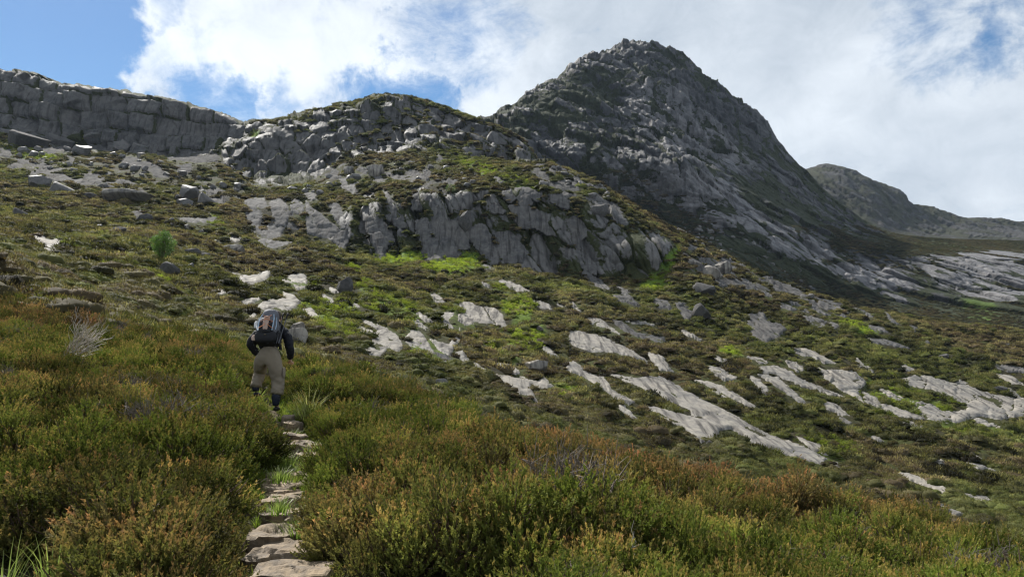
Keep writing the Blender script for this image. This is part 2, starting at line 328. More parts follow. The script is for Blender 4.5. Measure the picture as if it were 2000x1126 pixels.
# ------------------------------------------------------------------ terrain sheets
K = [-700, -300, 0, 250, 500, 750, 1000, 1250, 1500, 1750, 2000, 2300, 2700]
def row(d, py, ks=K): return (d, dict(zip(ks, py)) if isinstance(py, (list, tuple)) else py)
HILL = [
 (1.5, {0: 2300}), (3, {0: 1500}),
 row(5.4, [1080,1090,1105,1110,1126,1115,1120,1130,1140,1160,1185,1220,1260]),
 row(8, [820,850,880,900,931,930,948,980,1020,1062,1155,1245,1330]),
 row(11, [690,730,770,800,828,860,900,960,1040,1110,1210,1310,1420]),
 row(15, [580,630,690,725,757,790,890,1000,1080,1160,1250,1350,1450]),
 row(20, [500,550,620,670,712,775,905,1020,1100,1180,1260,1350,1450]),
 row(28, [400,460,545,635,700,780,895,1000,1070,1140,1210,1290,1370]),
 row(40, [380,430,515,610,690,765,860,950,1010,1060,1100,1150,1200]),
 row(60, [370,410,475,540,620,675,750,820,880,930,970,1010,1050]),
 row(90, [350,390,435,470,540,590,650,700,750,800,850,890,930]),
 row(130, [340,360,400,425,470,522,548,590,640,690,735,770,800]),
 (150, {-700:330,0:380,250:400,480:440,660:490,750:502,850:505,1000:520,1150:545,1290:548,1330:540,1400:560,1500:600,1750:645,2000:690,2700:760}),
 (165, {-700:315,0:362,250:382,500:402,660:415,750:388,850:375,1000:370,1150:395,1250:432,1320:480,1400:535,1500:570,1750:625,2000:665,2700:730}),
 (200, {-700:290,0:325,250:345,500:375,700:355,850:335,1000:320,1060:322,1150:352,1224:394,1300:440,1400:490,1500:540,1600:580,1750:615,2000:650,2700:700}),
 (240, {-700:262,0:288,250:308,430:320,500:345,600:345,700:298,850:292,950:315,1060:330,1150:375,1300:470,1500:570,1750:640,2000:680,2700:720}),
 (262, {-700:240,0:250,130:290,250:300,330:303,440:280,490:262,560:250,700:240,760:235,850:250,950:280,1050:322,1100:375,1300:490,1500:600,1750:660,2000:700,2700:740}),
 (277, {-700:110,-300:125,0:142,100:162,200:177,330:199,400:213,480:238,540:236,600:221,700:201,760:191,850:209,920:233,1000:262,1050:312,1100:385,1300:520,1500:620,1750:680,2000:720,2700:760}),
 (292, {-700:109,-300:124,0:141,100:161,200:176,330:198,400:212,480:238,540:235,600:218,700:197,760:186,850:206,920:232,1000:263,1050:318,1100:390,1300:530,1500:630,1750:690,2000:730,2700:770}),
 (340, {-700:180,0:210,480:300,760:250,1000:340,1100:450,1300:600,1500:700,2000:800,2700:840}),
 (420, {-700:300,0:330,480:420,760:400,1000:480,1100:560,1300:700,1500:800,2000:900,2700:900}),
]
class Sheet:
    """a loft of contours; each contour gives the slope seen from the camera's place at a range, along the bearings"""
    def __init__(s, contours, px0, px1, step, rows, warp=None):
        s.px = np.arange(px0, px1 + step, step, dtype=float); n = len(s.px); k = len(contours)
        CU = (s.px - 1000) / F; s.u = CU                       # bearings u = x / y
        D = np.zeros((k, n)); Sl = np.zeros((k, n))
        for i, (d, pts) in enumerate(contours):
            xs = np.array(sorted(pts), float)
            py = pchip(xs, [pts[x] for x in sorted(pts)], s.px) if len(xs) > 1 else np.full(n, float(pts[next(iter(pts))]))
            if isinstance(d, dict):
                dx = sorted(d); D[i] = pchip(dx, [d[x] for x in dx], s.px) if len(dx) > 1 else d[dx[0]]
            else: D[i] = d
            Sl[i] = ray(1000, py)[1]
        LD = np.log(D); m = 1400; s.D = np.zeros((n, rows)); s.S = np.zeros((n, rows)); q = np.linspace(0, 1, m)
        for c in range(n):
            ld = LD[0, c] + q * (LD[-1, c] - LD[0, c]); sl = pchip(LD[:, c], Sl[:, c], ld)
            w = np.hypot(np.diff(np.clip(sl, -.8, 9)) * F, np.diff(ld) * 130); cum = np.concatenate([[0], np.cumsum(w)]); cum /= cum[-1]
            l2 = np.interp(np.linspace(0, 1, rows), cum, ld); s.D[c] = np.exp(l2); s.S[c] = np.interp(l2, ld, sl)
        s.X = s.u[:, None] * s.D; s.Y = s.D; s.Z = EYE + s.S * s.D
        s.PX, s.PY = proj(s.X, s.Y, s.Z)
        s.gx = s.gy = 0
    def displace(s, dz, dx=0, dy=0):
        s.Z = s.Z + dz; s.S = (s.Z - EYE) / s.D
        s.gx, s.gy = dx, dy
    def finish(s):
        s.M = np.maximum.accumulate(s.S, axis=1)
    def z(s, x, y):
        """height under points"""
        x, y = np.atleast_1d(x).astype(float), np.atleast_1d(y).astype(float)
        c = np.clip((x / y - s.u[0]) / (s.u[1] - s.u[0]), 0, len(s.u) - 1.001); i = c.astype(int); f = c - i; out = np.zeros(len(x))
        for q in range(len(x)):
            a = np.interp(y[q], s.D[i[q]], s.Z[i[q]]); b = np.interp(y[q], s.D[i[q] + 1], s.Z[i[q] + 1]); out[q] = a + (b - a) * f[q]
        return out
    def hit(s, px, py, dmin=0.0):
        """first point of the sheet seen through a photo pixel"""
        px, py = np.atleast_1d(px).astype(float), np.atleast_1d(py).astype(float); u, sl = ray(px, py); out = np.zeros((len(px), 3))
        c = np.clip((u - s.u[0]) / (s.u[1] - s.u[0]), 0, len(s.u) - 1.001); i = np.round(c).astype(int)
        for q in range(len(px)):
            Mi = s.M[i[q]]
            if dmin: Mi = np.where(s.D[i[q]] < dmin, -9, Mi)
            j = int(np.searchsorted(Mi, sl[q])); j = min(max(j, 1), Mi.size - 1)
            s0, s1 = s.S[i[q], j - 1], s.S[i[q], j]; t = min(max((sl[q] - s0) / (s1 - s0 + 1e-9), 0), 1)
            d = s.D[i[q], j - 1] + t * (s.D[i[q], j] - s.D[i[q], j - 1]); out[q] = (u[q] * d, d, EYE + sl[q] * d)
        return out
    def build(s, name, matr, attrs, zones=None, smooth=True):
        """one mesh, or one per zone number (faces shared out, borders meet)"""
        n, r = s.X.shape; V = np.stack([s.X + s.gx, s.Y + s.gy, s.Z], -1).reshape(-1, 3)
        a = np.arange(n * r).reshape(n, r); Q = np.stack([a[:-1, :-1], a[1:, :-1], a[1:, 1:], a[:-1, 1:]], -1).reshape(-1, 4)
        if zones is None: return mesh_np(name, V, Q, mat=matr, smooth=smooth, attrs={k: v.ravel() for k, v in attrs.items()})
        zf = zones[:-1, :-1].ravel(); res = []
        for zi in sorted(set(zf.tolist())):
            q = Q[zf == zi]; ids, inv = np.unique(q, return_inverse=True)
            res.append((zi, mesh_np(name[zi], V[ids], inv.reshape(-1, 4), mat=matr[zi], smooth=(zi == 0), attrs={k: v.ravel()[ids] for k, v in attrs.items()})))
        return res
# ------------------------------------------------------------------ traced outcrops: (outline in photo pixels, label)
def tr(x0, y0, k, pts): return [(x0 + a / k, y0 + b / k) for a, b in pts]
A_ = (500, 450, 2.5); C_ = (1300, 300, 2.047); D_ = (1000, 750, 2.0); L_ = (0, 100, 2.814); N_ = (0, 350, 2.815); M_ = (640, 340, 5.556); Q_ = (980, 340, 5.12); G_ = (1300, 430, 4.17); U_ = (400, 180, 5.12)
SLABS = [
 (A_, [(480,595),(500,550),(545,510),(600,490),(590,455),(640,480),(690,510),(718,560),(700,592),(650,572),(600,612),(540,605)], 'broad rounded grey slab with a cracked edge, uphill to the right of the hiker'),
 (A_, [(725,520),(760,490),(800,495),(830,530),(860,580),(872,602),(820,578),(760,565),(730,545)], 'tongue shaped slab next to the broad rounded slab right of the hiker'),
 (A_, [(850,530),(900,545),(945,560),(995,475),(1000,520),(960,590),(950,612),(890,582)], 'forked pale slab in light green grass between two tongues of bare rock'),
 (A_, [(870,590),(930,610),(982,650),(950,648),(890,614)], 'thin dark edged strip of slab under the forked pale slab'),
 (A_, [(995,350),(1050,355),(1110,380),(1130,420),(1165,455),(1100,452),(1050,440),(1010,400)], 'pale wedge shaped slab, left part of a pair high on the middle slope'),
 (A_, [(1120,373),(1170,383),(1205,410),(1222,472),(1190,468),(1150,430)], 'buff wedge shaped slab, right part of a pair beside the bracken strip'),
 (A_, [(990,412),(1040,408),(1062,450),(1020,460),(992,440)], 'small square slab tucked under the left of the wedge pair'),
 (A_, [(855,385),(940,400),(967,403),(940,440),(962,478),(920,462),(900,420)], 'ragged slab with a bent lower tail left of the wedge shaped pair'),
 (A_, [(833,305),(880,310),(927,347),(880,348)], 'small lens of bare rock above the ragged slab on the middle slope'),
 (A_, [(778,393),(830,418),(862,447),(820,442)], 'short narrow slab left of the ragged slab with the bent tail'),
 (A_, [(1175,235),(1220,245),(1280,262),(1337,297),(1280,292),(1210,267)], 'bright narrow slab just below the big bracken patch'),
 (A_, [(975,600),(1010,588),(1040,640),(1090,660),(1172,717),(1130,702),(1060,660),(1010,640)], 'long thin crooked ledge running down to the forked slab'),
 (A_, [(1170,703),(1260,718),(1330,735),(1342,770),(1385,855),(1330,802),(1290,800),(1230,750)], 'smooth slab ending in a pointed tail that reaches down to the brown heather'),
 (A_, [(1170,643),(1240,655),(1292,690),(1270,707),(1210,677)], 'small slab above the pointed tail slab'),
 (A_, [(1290,715),(1380,740),(1395,705),(1452,760),(1380,767),(1330,737)], 'buff slab immediately below the pale angular boulder'),
 (A_, [(1510,630),(1570,648),(1640,698),(1700,713),(1740,780),(1852,835),(1820,847),(1750,812),(1680,762),(1600,712),(1520,682)], 'long narrow slab, first of the long parallel slabs from the left'),
 (A_, [(1740,800),(1790,850),(1868,922),(1830,915),(1770,865)], 'tapering end piece below the first of the long parallel slabs'),
 (A_, [(1530,483),(1600,500),(1700,520),(1760,550),(1840,590),(1912,642),(1850,617),(1760,602),(1700,592),(1640,592),(1560,562),(1528,540)], 'wide flat slab above the first of the long parallel slabs'),
 (A_, [(1608,425),(1680,430),(1775,505),(1700,472),(1640,457)], 'narrow slab lying parallel above the wide flat slab'),
 (A_, [(1730,430),(1800,458),(1860,500),(1992,520),(1995,547),(1880,522),(1800,492)], 'low curved rock step with a dark underside above the long slabs'),
 (A_, [(1740,310),(1830,325),(1882,372),(1820,357),(1760,342)], 'pointed pale slab on the slope below the shaded end of the crag'),
 (A_, [(1930,328),(2010,340),(2030,385),(1950,372)], 'stubby pale slab beside the pointed one below the shaded end of the crag'),
 (A_, [(1360,343),(1430,355),(1442,387),(1390,377)], 'small dull slab by the right of the bracken strip'),
 (A_, [(5,370),(60,340),(130,338),(130,300),(190,315),(217,350),(190,372),(150,390),(100,372),(40,387)], 'bare rock patch directly above the head of the hiker'),
 (A_, [(130,240),(190,208),(250,222),(247,272),(200,290),(185,262)], 'bare slab left of the square block above the hiker'),
 (A_, [(230,385),(270,378),(312,425),(270,427)], 'wedge of bare rock up and right of the rucksack of the hiker'),
 (A_, [(400,478),(430,500),(472,590),(430,562)], 'upright sliver of rock in green grass right of the boulder by the hiker'),
 (A_, [(770,603),(800,625),(847,687),(810,672)], 'straight sliver of slab pointing down below the tongue shaped slab'),
 (A_, [(765,678),(840,693),(838,712),(780,702)], 'small flat ledge under the straight sliver'),
 ((0,0,1), [(1183,727),(1230,738),(1290,733),(1345,765),(1410,798),(1500,848),(1560,868),(1615,895),(1605,908),(1540,888),(1470,863),(1430,838),(1404,838),(1402,862),(1370,862),(1335,835),(1290,812),(1255,790),(1300,800),(1352,815),(1350,800),(1290,775),(1250,755)], 'largest bare slab, pale and streaked, running far down to the heather crest'),
 ((0,0,1), [(1262,688),(1292,695),(1315,725),(1288,722)], 'small wedge of slab above the top of the largest slab'),
 ((0,0,1), [(1555,852),(1600,868),(1618,888),(1590,880)], 'little forked spur of slab beside the lower end of the largest slab'),
 (C_, [(113,903),(170,910),(250,940),(355,1008),(330,1008),(220,952)], 'thin straight slab just above the largest slab'),
 (C_, [(168,850),(215,850),(287,897),(240,907),(190,880)], 'small leaf shaped slab above the thin straight one'),
 (C_, [(328,880),(375,905),(410,930),(402,964),(360,930)], 'short steep slab at the left end of the terrace of slabs'),
 (C_, [(373,848),(440,848),(500,870),(540,900),(712,972),(640,957),(530,922),(440,882),(378,872)], 'upper slab of the terrace, long and thin'),
 (C_, [(368,880),(450,893),(562,994),(540,997),(470,947),(400,902)], 'lower slab of the terrace, slanting to a point'),
 (C_, [(598,858),(700,868),(745,868),(802,912),(770,952),(792,992),(740,962),(650,907)], 'wide pale slab with a hooked lower corner left of the olive grass'),
 (C_, [(628,988),(680,1000),(737,1047),(690,1042),(640,1017)], 'single diamond shaped slab alone in heather below the hooked slab'),
 (C_, [(798,735),(880,743),(972,777),(900,767),(830,752)], 'low cream coloured rock rib lying alone on the brown slope'),
 (C_, [(498,770),(560,780),(620,805),(687,840),(640,837),(590,812),(550,807),(510,792)], 'knobbly cream slab above the terrace of slabs'),
 (C_, [(930,905),(1020,883),(1080,898),(1160,918),(1170,898),(1240,940),(1300,960),(1450,985),(1460,1045),(1330,1062),(1250,1045),(1180,1072),(1090,1072),(1040,1052),(975,988),(1060,1000),(1110,1032),(1200,1027),(1212,1000),(1160,985),(1130,965),(1060,938),(1010,935),(960,922)], 'big tan and white slab wrapped around a hump of heather at the right'),
 (C_, [(788,985),(860,998),(960,1028),(1042,1062),(960,1052),(860,1022)], 'flat grey apron of rock leading to the big tan and white slab'),
 (C_, [(1303,838),(1440,858),(1440,877),(1350,867)], 'straight pale ledge above the big tan and white slab'),
 (C_, [(1308,878),(1380,888),(1440,925),(1380,917)], 'small sloping slab between the ledge and the big tan and white slab'),
 (C_, [(325,640),(390,636),(405,672),(460,680),(482,702),(430,742),(400,752),(350,722),(325,690)], 'shattered slab scar with a shaded gully on its left side'),
 (C_, [(38,598),(80,600),(117,642),(90,667),(60,642)], 'bright white slanting rock face beside the dark square block'),
 (C_, [(185,802),(215,812),(250,830),(215,826)], 'tiny pale ledge on the slope above the terrace'),
 (D_, [(1495,345),(1550,350),(1640,383),(1752,432),(1700,427),(1600,392),(1530,367)], 'lowest long slab but one near the heather crest'),
 (D_, [(1765,423),(1830,430),(1912,467),(1870,467),(1800,447)], 'short slab continuing the line towards the edge of the view'),
 (D_, [(1522,408),(1600,443),(1700,473),(1785,514),(1740,514),(1640,467)], 'lowest long slab, partly hidden by the heather crest'),
 (D_, [(1765,303),(1820,310),(1895,337),(1820,327)], 'faint thin slab on the far lower slope'),
 (N_, [(845,633),(900,628),(977,645),(900,668),(858,672)], 'small bright slab alone in the heather left of the hiker'),
 (N_, [(1078,668),(1110,662),(1133,683),(1100,688)], 'tiny bright slab alone between the small bright one and the hiker'),
 (N_, [(383,543),(430,553),(484,582),(420,572)], 'thin slab on the near left slope, left one of two slivers'),
 (N_, [(458,540),(482,548),(524,577),(500,582)], 'thin slab on the near left slope, right one of two slivers'),
 (N_, [(1278,518),(1380,533),(1492,500),(1472,542),(1400,577),(1340,562)], 'boomerang shaped slab high above the hiker'),
 (N_, [(1163,613),(1210,598),(1237,622),(1200,634)], 'little pale rock left of the bare patch above the hiker'),
 (N_, [(1320,675),(1380,653),(1425,658),(1372,692)], 'small pale slab left above the rucksack'),
 (N_, [(1290,762),(1380,748),(1442,718),(1432,747),(1372,790)], 'flat pale slab just left of the rucksack of the hiker'),
 (L_, [(900,592),(1000,560),(1100,543),(1180,553),(1218,592),(1100,612),(1000,602)], 'long low rock apron under the gap between cliff and crag'),
 (L_, [(670,607),(800,603),(880,638),(935,692),(860,692),(790,642),(700,627)], 'slanting slab in front of the foot of the left cliff'),
 (L_, [(970,630),(1050,618),(1055,662),(980,692)], 'square slab right of the slanting slab below the left cliff'),
 (L_, [(970,913),(1060,920),(1192,913),(1172,942),(1010,942)], 'narrow white fringed ledge below the split blocks'),
 (L_, [(190,998),(260,1003),(250,1035),(355,1042),(355,1055),(290,1058),(315,1117),(240,1097),(188,1060)], 'wet shining ledge on the left slope'),
 (L_, [(1345,815),(1450,808),(1472,850),(1440,862),(1400,850),(1445,912),(1422,982),(1380,972),(1350,920)], 'leftmost slab of the slabby crag with a green gully beside it'),
 (L_, [(1478,830),(1530,808),(1583,850),(1583,920),(1552,1002),(1480,1012),(1438,990),(1492,930),(1500,880)], 'second slab from the left in the slabby crag, oval'),
 (L_, [(1598,830),(1640,808),(1672,850),(1662,902),(1600,882)], 'small square slab at the top of the left part of the slabby crag'),
 (L_, [(1408,1015),(1500,1050),(1610,1045),(1500,1085),(1430,1050)], 'pale shelf under the oval slab of the slabby crag'),
 (L_, [(1230,1015),(1330,1025),(1310,1042),(1235,1038)], 'thin shelf above the pale rock bump on the left slope'),
 (L_, [(1680,820),(1730,870),(1800,925),(1880,990),(1895,1085),(1800,1030),(1690,1002),(1685,930)], 'large leaning slab with a diagonal crack in the left part of the slabby crag'),
 (L_, [(1808,850),(1850,838),(1905,920),(1915,1002),(1872,1002),(1850,902)], 'curved rib beside the large leaning slab'),
 (M_, [(15,330),(60,310),(120,340),(190,450),(215,560),(200,700),(170,820),(110,800),(140,600),(50,450)], 'curved buttress slab at the start of the middle slabs'),
 (M_, [(415,470),(480,460),(520,560),(600,640),(640,730),(610,790),(620,890),(570,900),(500,760),(440,620)], 'pale twin slab left of the black chimney'),
 (M_, [(505,445),(540,460),(600,540),(680,640),(700,710),(640,720),(560,620)], 'narrow slab leaning against the pale twin slab'),
 (M_, [(620,210),(650,180),(680,290),(760,380),(830,490),(820,560),(740,540),(650,460),(700,420),(640,300)], 'long diagonal slab running up left of the black chimney'),
 (M_, [(930,215),(985,200),(1010,350),(935,360)], 'squared pillar at the top right of the black chimney'),
 (M_, [(1010,210),(1110,220),(1090,330),(1040,290)], 'short pillar beside the squared pillar'),
 (M_, [(970,520),(1060,490),(1120,560),(1110,640),(1020,690),(975,640)], 'shield shaped slab right of the black chimney'),
 (M_, [(1150,350),(1270,340),(1290,460),(1320,560),(1350,700),(1420,850),(1420,920),(1280,870),(1210,700),(1120,560),(1130,470),(1210,430)], 'tallest slab in the middle of the slabby crag'),
 (M_, [(1010,700),(1080,680),(1190,720),(1250,860),(1240,940),(1080,935),(1040,830)], 'broken slab at the foot of the tallest slab'),
 (M_, [(1330,520),(1420,530),(1480,640),(1520,780),(1400,780),(1360,660)], 'grooved slab under the jammed block'),
 (M_, [(1500,620),(1600,560),(1700,560),(1750,650),(1790,760),(1850,860),(1840,950),(1740,940),(1640,800)], 'wide slab right of the jammed block'),
 (M_, [(1840,650),(1960,640),(2050,700),(2160,860),(2100,930),(1900,930),(1840,850)], 'blocky slab at the foot of the right part of the crag'),
 (Q_, [(0,170),(90,150),(120,230),(80,250),(20,210)], 'pale square slab high above the crag'),
 (Q_, [(130,140),(260,130),(380,200),(350,235),(230,200),(150,185)], 'pale slab slanting above the right part of the crag'),
 (Q_, [(480,200),(560,195),(665,270),(660,320),(560,290),(500,240)], 'smooth leaf shaped slab near the top of the spur'),
 (Q_, [(90,320),(240,330),(420,400),(530,440),(540,600),(450,580),(340,510),(200,510),(130,420)], 'big dented slab in the right part of the crag'),
 (Q_, [(610,470),(740,440),(840,490),(780,600),(770,730),(700,650),(640,550)], 'shaded slab with a curved crack on the right part of the crag'),
 (Q_, [(900,600),(960,510),(1120,520),(1200,600),(1050,680),(1090,850),(1040,910),(940,780)], 'tall shaded face in the right part of the crag'),
 (Q_, [(600,740),(760,760),(870,830),(950,940),(930,980),(800,910),(680,830)], 'slanting slab low in the right part of the crag'),
 (Q_, [(1120,700),(1220,670),(1260,740),(1200,900),(1150,850)], 'narrow dark slab near the right end of the crag'),
 (Q_, [(1245,800),(1300,780),(1400,900),(1450,1010),(1330,990),(1250,900)], 'lowest dark slab at the right end of the crag'),
 (Q_, [(1330,720),(1450,720),(1600,830),(1540,900),(1440,860)], 'upper dark slab at the right end of the crag'),
 (U_, [(1010,705),(1150,720),(1340,790),(1360,850),(1260,860),(1150,830),(1100,840),(1030,790)], 'wet slab under the middle crag'),
 (U_, [(1350,870),(1430,860),(1440,930),(1530,900),(1540,990),(1440,985),(1360,940)], 'shining wet slab in the watercourse below the middle crag'),
 (G_, [(1150,340),(1210,310),(1330,380),(1420,480),(1530,570),(1500,590),(1420,530),(1330,450),(1230,400)], 'long pale slab below the toe of the mountain'),
 (G_, [(1370,370),(1430,400),(1520,470),(1470,480),(1400,430)], 'short slab beside the long pale slab below the mountain'),
 (G_, [(1555,525),(1600,550),(1680,630),(1640,620),(1580,570)], 'thin tapering slab right of the long pale slab below the mountain'),
 (G_, [(790,450),(850,460),(960,530),(1170,630),(1060,600),(920,545),(840,490)], 'thin dark backed rib running down the right side of the spur'),
 (G_, [(1170,690),(1260,730),(1340,770),(1300,770),(1200,720)], 'low pale rib at the lower end of the spur'),
 (G_, [(100,890),(190,910),(300,980),(270,985),(170,930)], 'thin grey ledge on the slope above the leaf shaped slab'),
]
SLABS = [(tr(f[0], f[1], f[2], p), l) for f, p, l in SLABS]
# boulders: (left, top, right, bottom in photo pixels, label, seed)
BOULDERS = [
 (554,636,598,682,'rounded pale boulder right behind the hiker',3), (562,626,588,652,'smaller pale boulder on top of the one behind the hiker',5),
 (36,337,89,368,'large squared grey boulder at the far left below the cliff',8), (89,353,150,381,'low angular boulder right of the squared grey boulder',11),
 (152,372,188,388,'small dark boulder between the angular one and the streaked whaleback',12), (184,360,292,395,'whaleback boulder with white streaks on the left slope',14),
 (346,354,386,392,'upright split block on the left slope',17), (334,384,372,408,'lower half of the split block',18), (383,372,418,402,'squared block right of the split block',21),
 (431,475,472,494,'pale dome of rock below the slabs on the left',24), (262,415,295,434,'broken grey rocks above the small tree',25), (0,245,79,290,'huge flat block under the left end of the cliff',29),
 (76,253,139,286,'wedge block beside the huge flat block',31), (158,255,204,276,'leaning block at the foot of the left cliff',34), (138,278,172,306,'triangular block below the wedge block',36),
 (207,270,246,300,'split block at the foot of the middle of the left cliff',38), (230,270,255,290,'small block beside the split block',39), (253,275,285,291,'flat boulder near the foot of the left cliff',41),
 (266,295,282,310,'small pale block below the flat boulder',43), (205,576,230,587,'low grey boulder on the near left slope',44), (-6,490,18,520,'pale boulder cut by the left edge of the view',47),
 (203,542,264,560,'dark flat rock under the light green bracken left of the tree',49), (236,512,275,530,'dark boulder left of the foot of the tree',51), (308,506,346,536,'curved dark rock below the small tree',52),
 (356,482,388,500,'low dark ledge rock right of the tree',55), (388,490,410,506,'small dark boulder right of the low dark ledge rock',57), (355,436,371,450,'single grey stone below the white fringed ledge',58),
 (213,440,246,456,'grey rocks with a dark side above the tree',60), (19,404,54,424,'pair of dull boulders at the far left',61), (367,512,378,528,'standing stone right of the tree',63),
 (657,538,687,578,'square pale block with a shaded side above the hiker',65), (1015,702,1070,728,'pale angular boulder perched on the slabs',68), (843,738,874,758,'small rounded boulder above the heather crest',70),
 (1048,635,1062,646,'lone white stone beside the bracken strip',72), (1392,508,1432,536,'pale cracked boulder on the crest of the spur',75), (1352,548,1402,580,'square dark block on the spur',77),
 (1355,590,1392,628,'tall shaded block beside the white slanting face',79), (1332,500,1372,520,'long boulder left of the pale cracked boulder',81), (1375,514,1410,545,'leaning slab boulder under the pale cracked boulder',82),
 (896,408,922,452,'dark block jammed in the crack of the slabby crag',85), (712,318,748,346,'pale dome shaped block below the middle crag',88), (668,322,690,342,'wet white block left of the pale dome shaped block',90),
 (1142,374,1168,390,'cube shaped boulder near the edge of the spur',93), (1152,394,1190,425,'large boulder above the shaded end of the crag',95), (1052,348,1074,372,'boulder leaning below the knobbly tower',97),
 (1338,444,1368,464,'pale boulders at the end of the spur',98), (1320,443,1342,458,'pale blocks left of the end of the spur',99), (1808,664,1824,676,'small orange stone on the far right slope',101),
 (1836,690,1856,704,'dark round stone on the far right slope',103), (1962,668,1974,678,'single white stone near the right edge',104), (1942,752,1972,766,'dark blocky stones on the rim of the big tan slab',106),
 (1802,604,1822,614,'white flat stone below the foot of the mountain slabs',108), (700,680,725,690,'small pale stone in the grass right of the hiker',109), (610,680,628,690,'white stone at the edge of the near heather right of the hiker',110),
 (0,1110,36,1160,'pale stone in the bottom left corner',112), (488,236,512,254,'rounded block on the notch between the cliff and the crag',114),
]
GREEN = [(790,503,55,14,-4,1.),(880,520,62,16,0,1.),(915,505,28,16,0,1.),(692,521,16,7,15,.9),(975,565,14,20,0,.6),(1010,600,34,26,20,.85),(1030,650,36,40,0,.85),(995,680,40,30,0,.7),(1275,555,28,12,0,.9),(1305,515,14,34,28,.8),(1285,545,20,16,30,.7),
 (730,732,42,13,32,.9),(835,772,36,13,32,.9),(210,525,20,10,0,.95),(285,540,42,14,5,.95),(240,565,14,8,0,.6),(1105,765,40,26,20,.65),(1835,478,90,18,0,.6),(1908,598,44,14,18,.9),(1930,622,50,10,10,.8),(1675,637,40,12,15,.95),(1426,688,26,8,10,.95),
 (1780,785,90,28,8,.5),(1735,755,60,30,20,.5),(655,630,48,42,0,.65),(760,600,80,34,35,.6),(620,600,60,20,0,.5),(720,560,40,20,35,.5),(840,690,60,24,30,.5),(590,550,40,16,0,.5),(900,620,40,40,0,.4),(60,300,60,10,8,.7),(150,272,14,8,0,.8),(430,290,8,14,20,.9),(500,262,12,8,0,.8),
 (935,328,60,12,20,.65),(1000,350,60,10,20,.6),(420,425,14,20,0,.5),(1620,875,60,30,20,.45),(1330,900,60,14,20,.35),(1900,840,110,14,4,.5),(1590,665,60,10,20,.35),(1650,625,40,8,10,.4),(1560,830,50,12,25,.4),(130,470,30,12,0,.5),(940,805,30,12,20,.4)]
CLIFF1 = [(-300,110),(0,125),(200,160),(330,180),(485,228),(492,252),(470,275),(430,300),(330,308),(130,296),(0,256),(-300,246)]
CLIFF2 = [(432,290),(470,262),(495,215),(560,200),(700,175),(760,160),(860,180),(940,210),(1010,240),(1070,290),(1085,352),(1050,348),(960,322),(880,296),(800,292),(700,300),(640,332),(600,360),(500,366),(445,345)]
CLIFF3 = [(655,440),(690,372),(800,366),(870,376),(1000,366),(1130,392),(1240,425),(1322,470),(1305,535),(1200,548),(1130,550),(1000,522),(850,508),(750,505),(665,495)]
# ------------------------------------------------------------------ build the ground sheets
HS = Sheet(HILL, -460, 2460, 2.0, 820)
SLABM = Raster(); ROCKY = Raster(); GREENM = Raster(); Z1 = Raster(); Z2 = Raster(); Z3 = Raster()
STREAK = 'small thin streak of bare rock slanting down to the right between the larger slabs'; PATCH = 'small ragged patch of bare rock in the heather near the crags'
def more_slabs():
    g = np.random.default_rng(17); pre = Raster()
    for p_, l_ in SLABS: pre.poly(p_, 8)
    for kind, n, lines, sp, ang, (l0, l1), asp in ((STREAK, 62, [(640, 590), (1100, 640), (1500, 740), (1990, 850)], 78, 27, (14, 50), .16), (STREAK, 16, [(1300, 520), (1500, 560), (1800, 650)], 22, 26, (12, 42), .15), (PATCH, 30, [(500, 350), (700, 345), (900, 350), (1180, 400)], 22, 12, (10, 30), .4), (PATCH, 26, [(10, 300), (250, 340), (480, 400)], 26, 3, (10, 34), .3)):
        L = np.array(lines, float)
        for k in range(n):
            cx = g.uniform(L[0, 0], L[-1, 0]); cy = np.interp(cx, L[:, 0], L[:, 1]) + g.normal(0, sp); ln = g.uniform(l0, l1); w = ln * asp * g.uniform(.6, 1.5) + 2.5; a = R(ang + g.normal(0, 7))
            if pre(cx, cy) > .1 or GREENM(cx, cy) > .5: continue
            th = np.linspace(0, math.tau, 12, endpoint=False); r = 1 + .35 * g.normal(0, 1, 12); P = [(cx + ln / 2 * math.cos(t) * q * math.cos(a) - w / 2 * math.sin(t) * q * math.sin(a), cy + ln / 2 * math.cos(t) * q * math.sin(a) + w / 2 * math.sin(t) * q * math.cos(a)) for t, q in zip(th, np.clip(r, .5, 1.5))]
            pre.poly(P, 4); SLABS.append((P, kind))
for g_ in GREEN: GREENM.ell(*g_)
more_slabs()
for p_, l_ in SLABS: SLABM.poly(p_, 5)
for g_ in GREEN: GREENM.ell(*g_)
Z1.poly(CLIFF1, 7); Z2.poly(CLIFF2, 8); Z3.poly(CLIFF3, 9)
for e in ((180,330,200,45,8,.42),(420,350,90,60,0,.38),(640,330,110,40,10,.50),(800,340,110,30,10,.38),(1130,370,110,30,30,.5),(1400,520,120,40,25,.38),(1560,560,150,40,27,.4),(560,430,90,50,0,.35),(1480,640,60,30,20,.3)): ROCKY.ell(*e)
PATHX = ([2, 5.4, 6.5, 7.2, 8, 8.8, 9.6, 10.4, 11.2, 12.0, 12.8, 14], [520, 540, 535, 530, 548, 578, 592, 575, 562, 548, 535, 520])
def path_x(y): return (np.interp(y, *PATHX) - 1000) / F * y
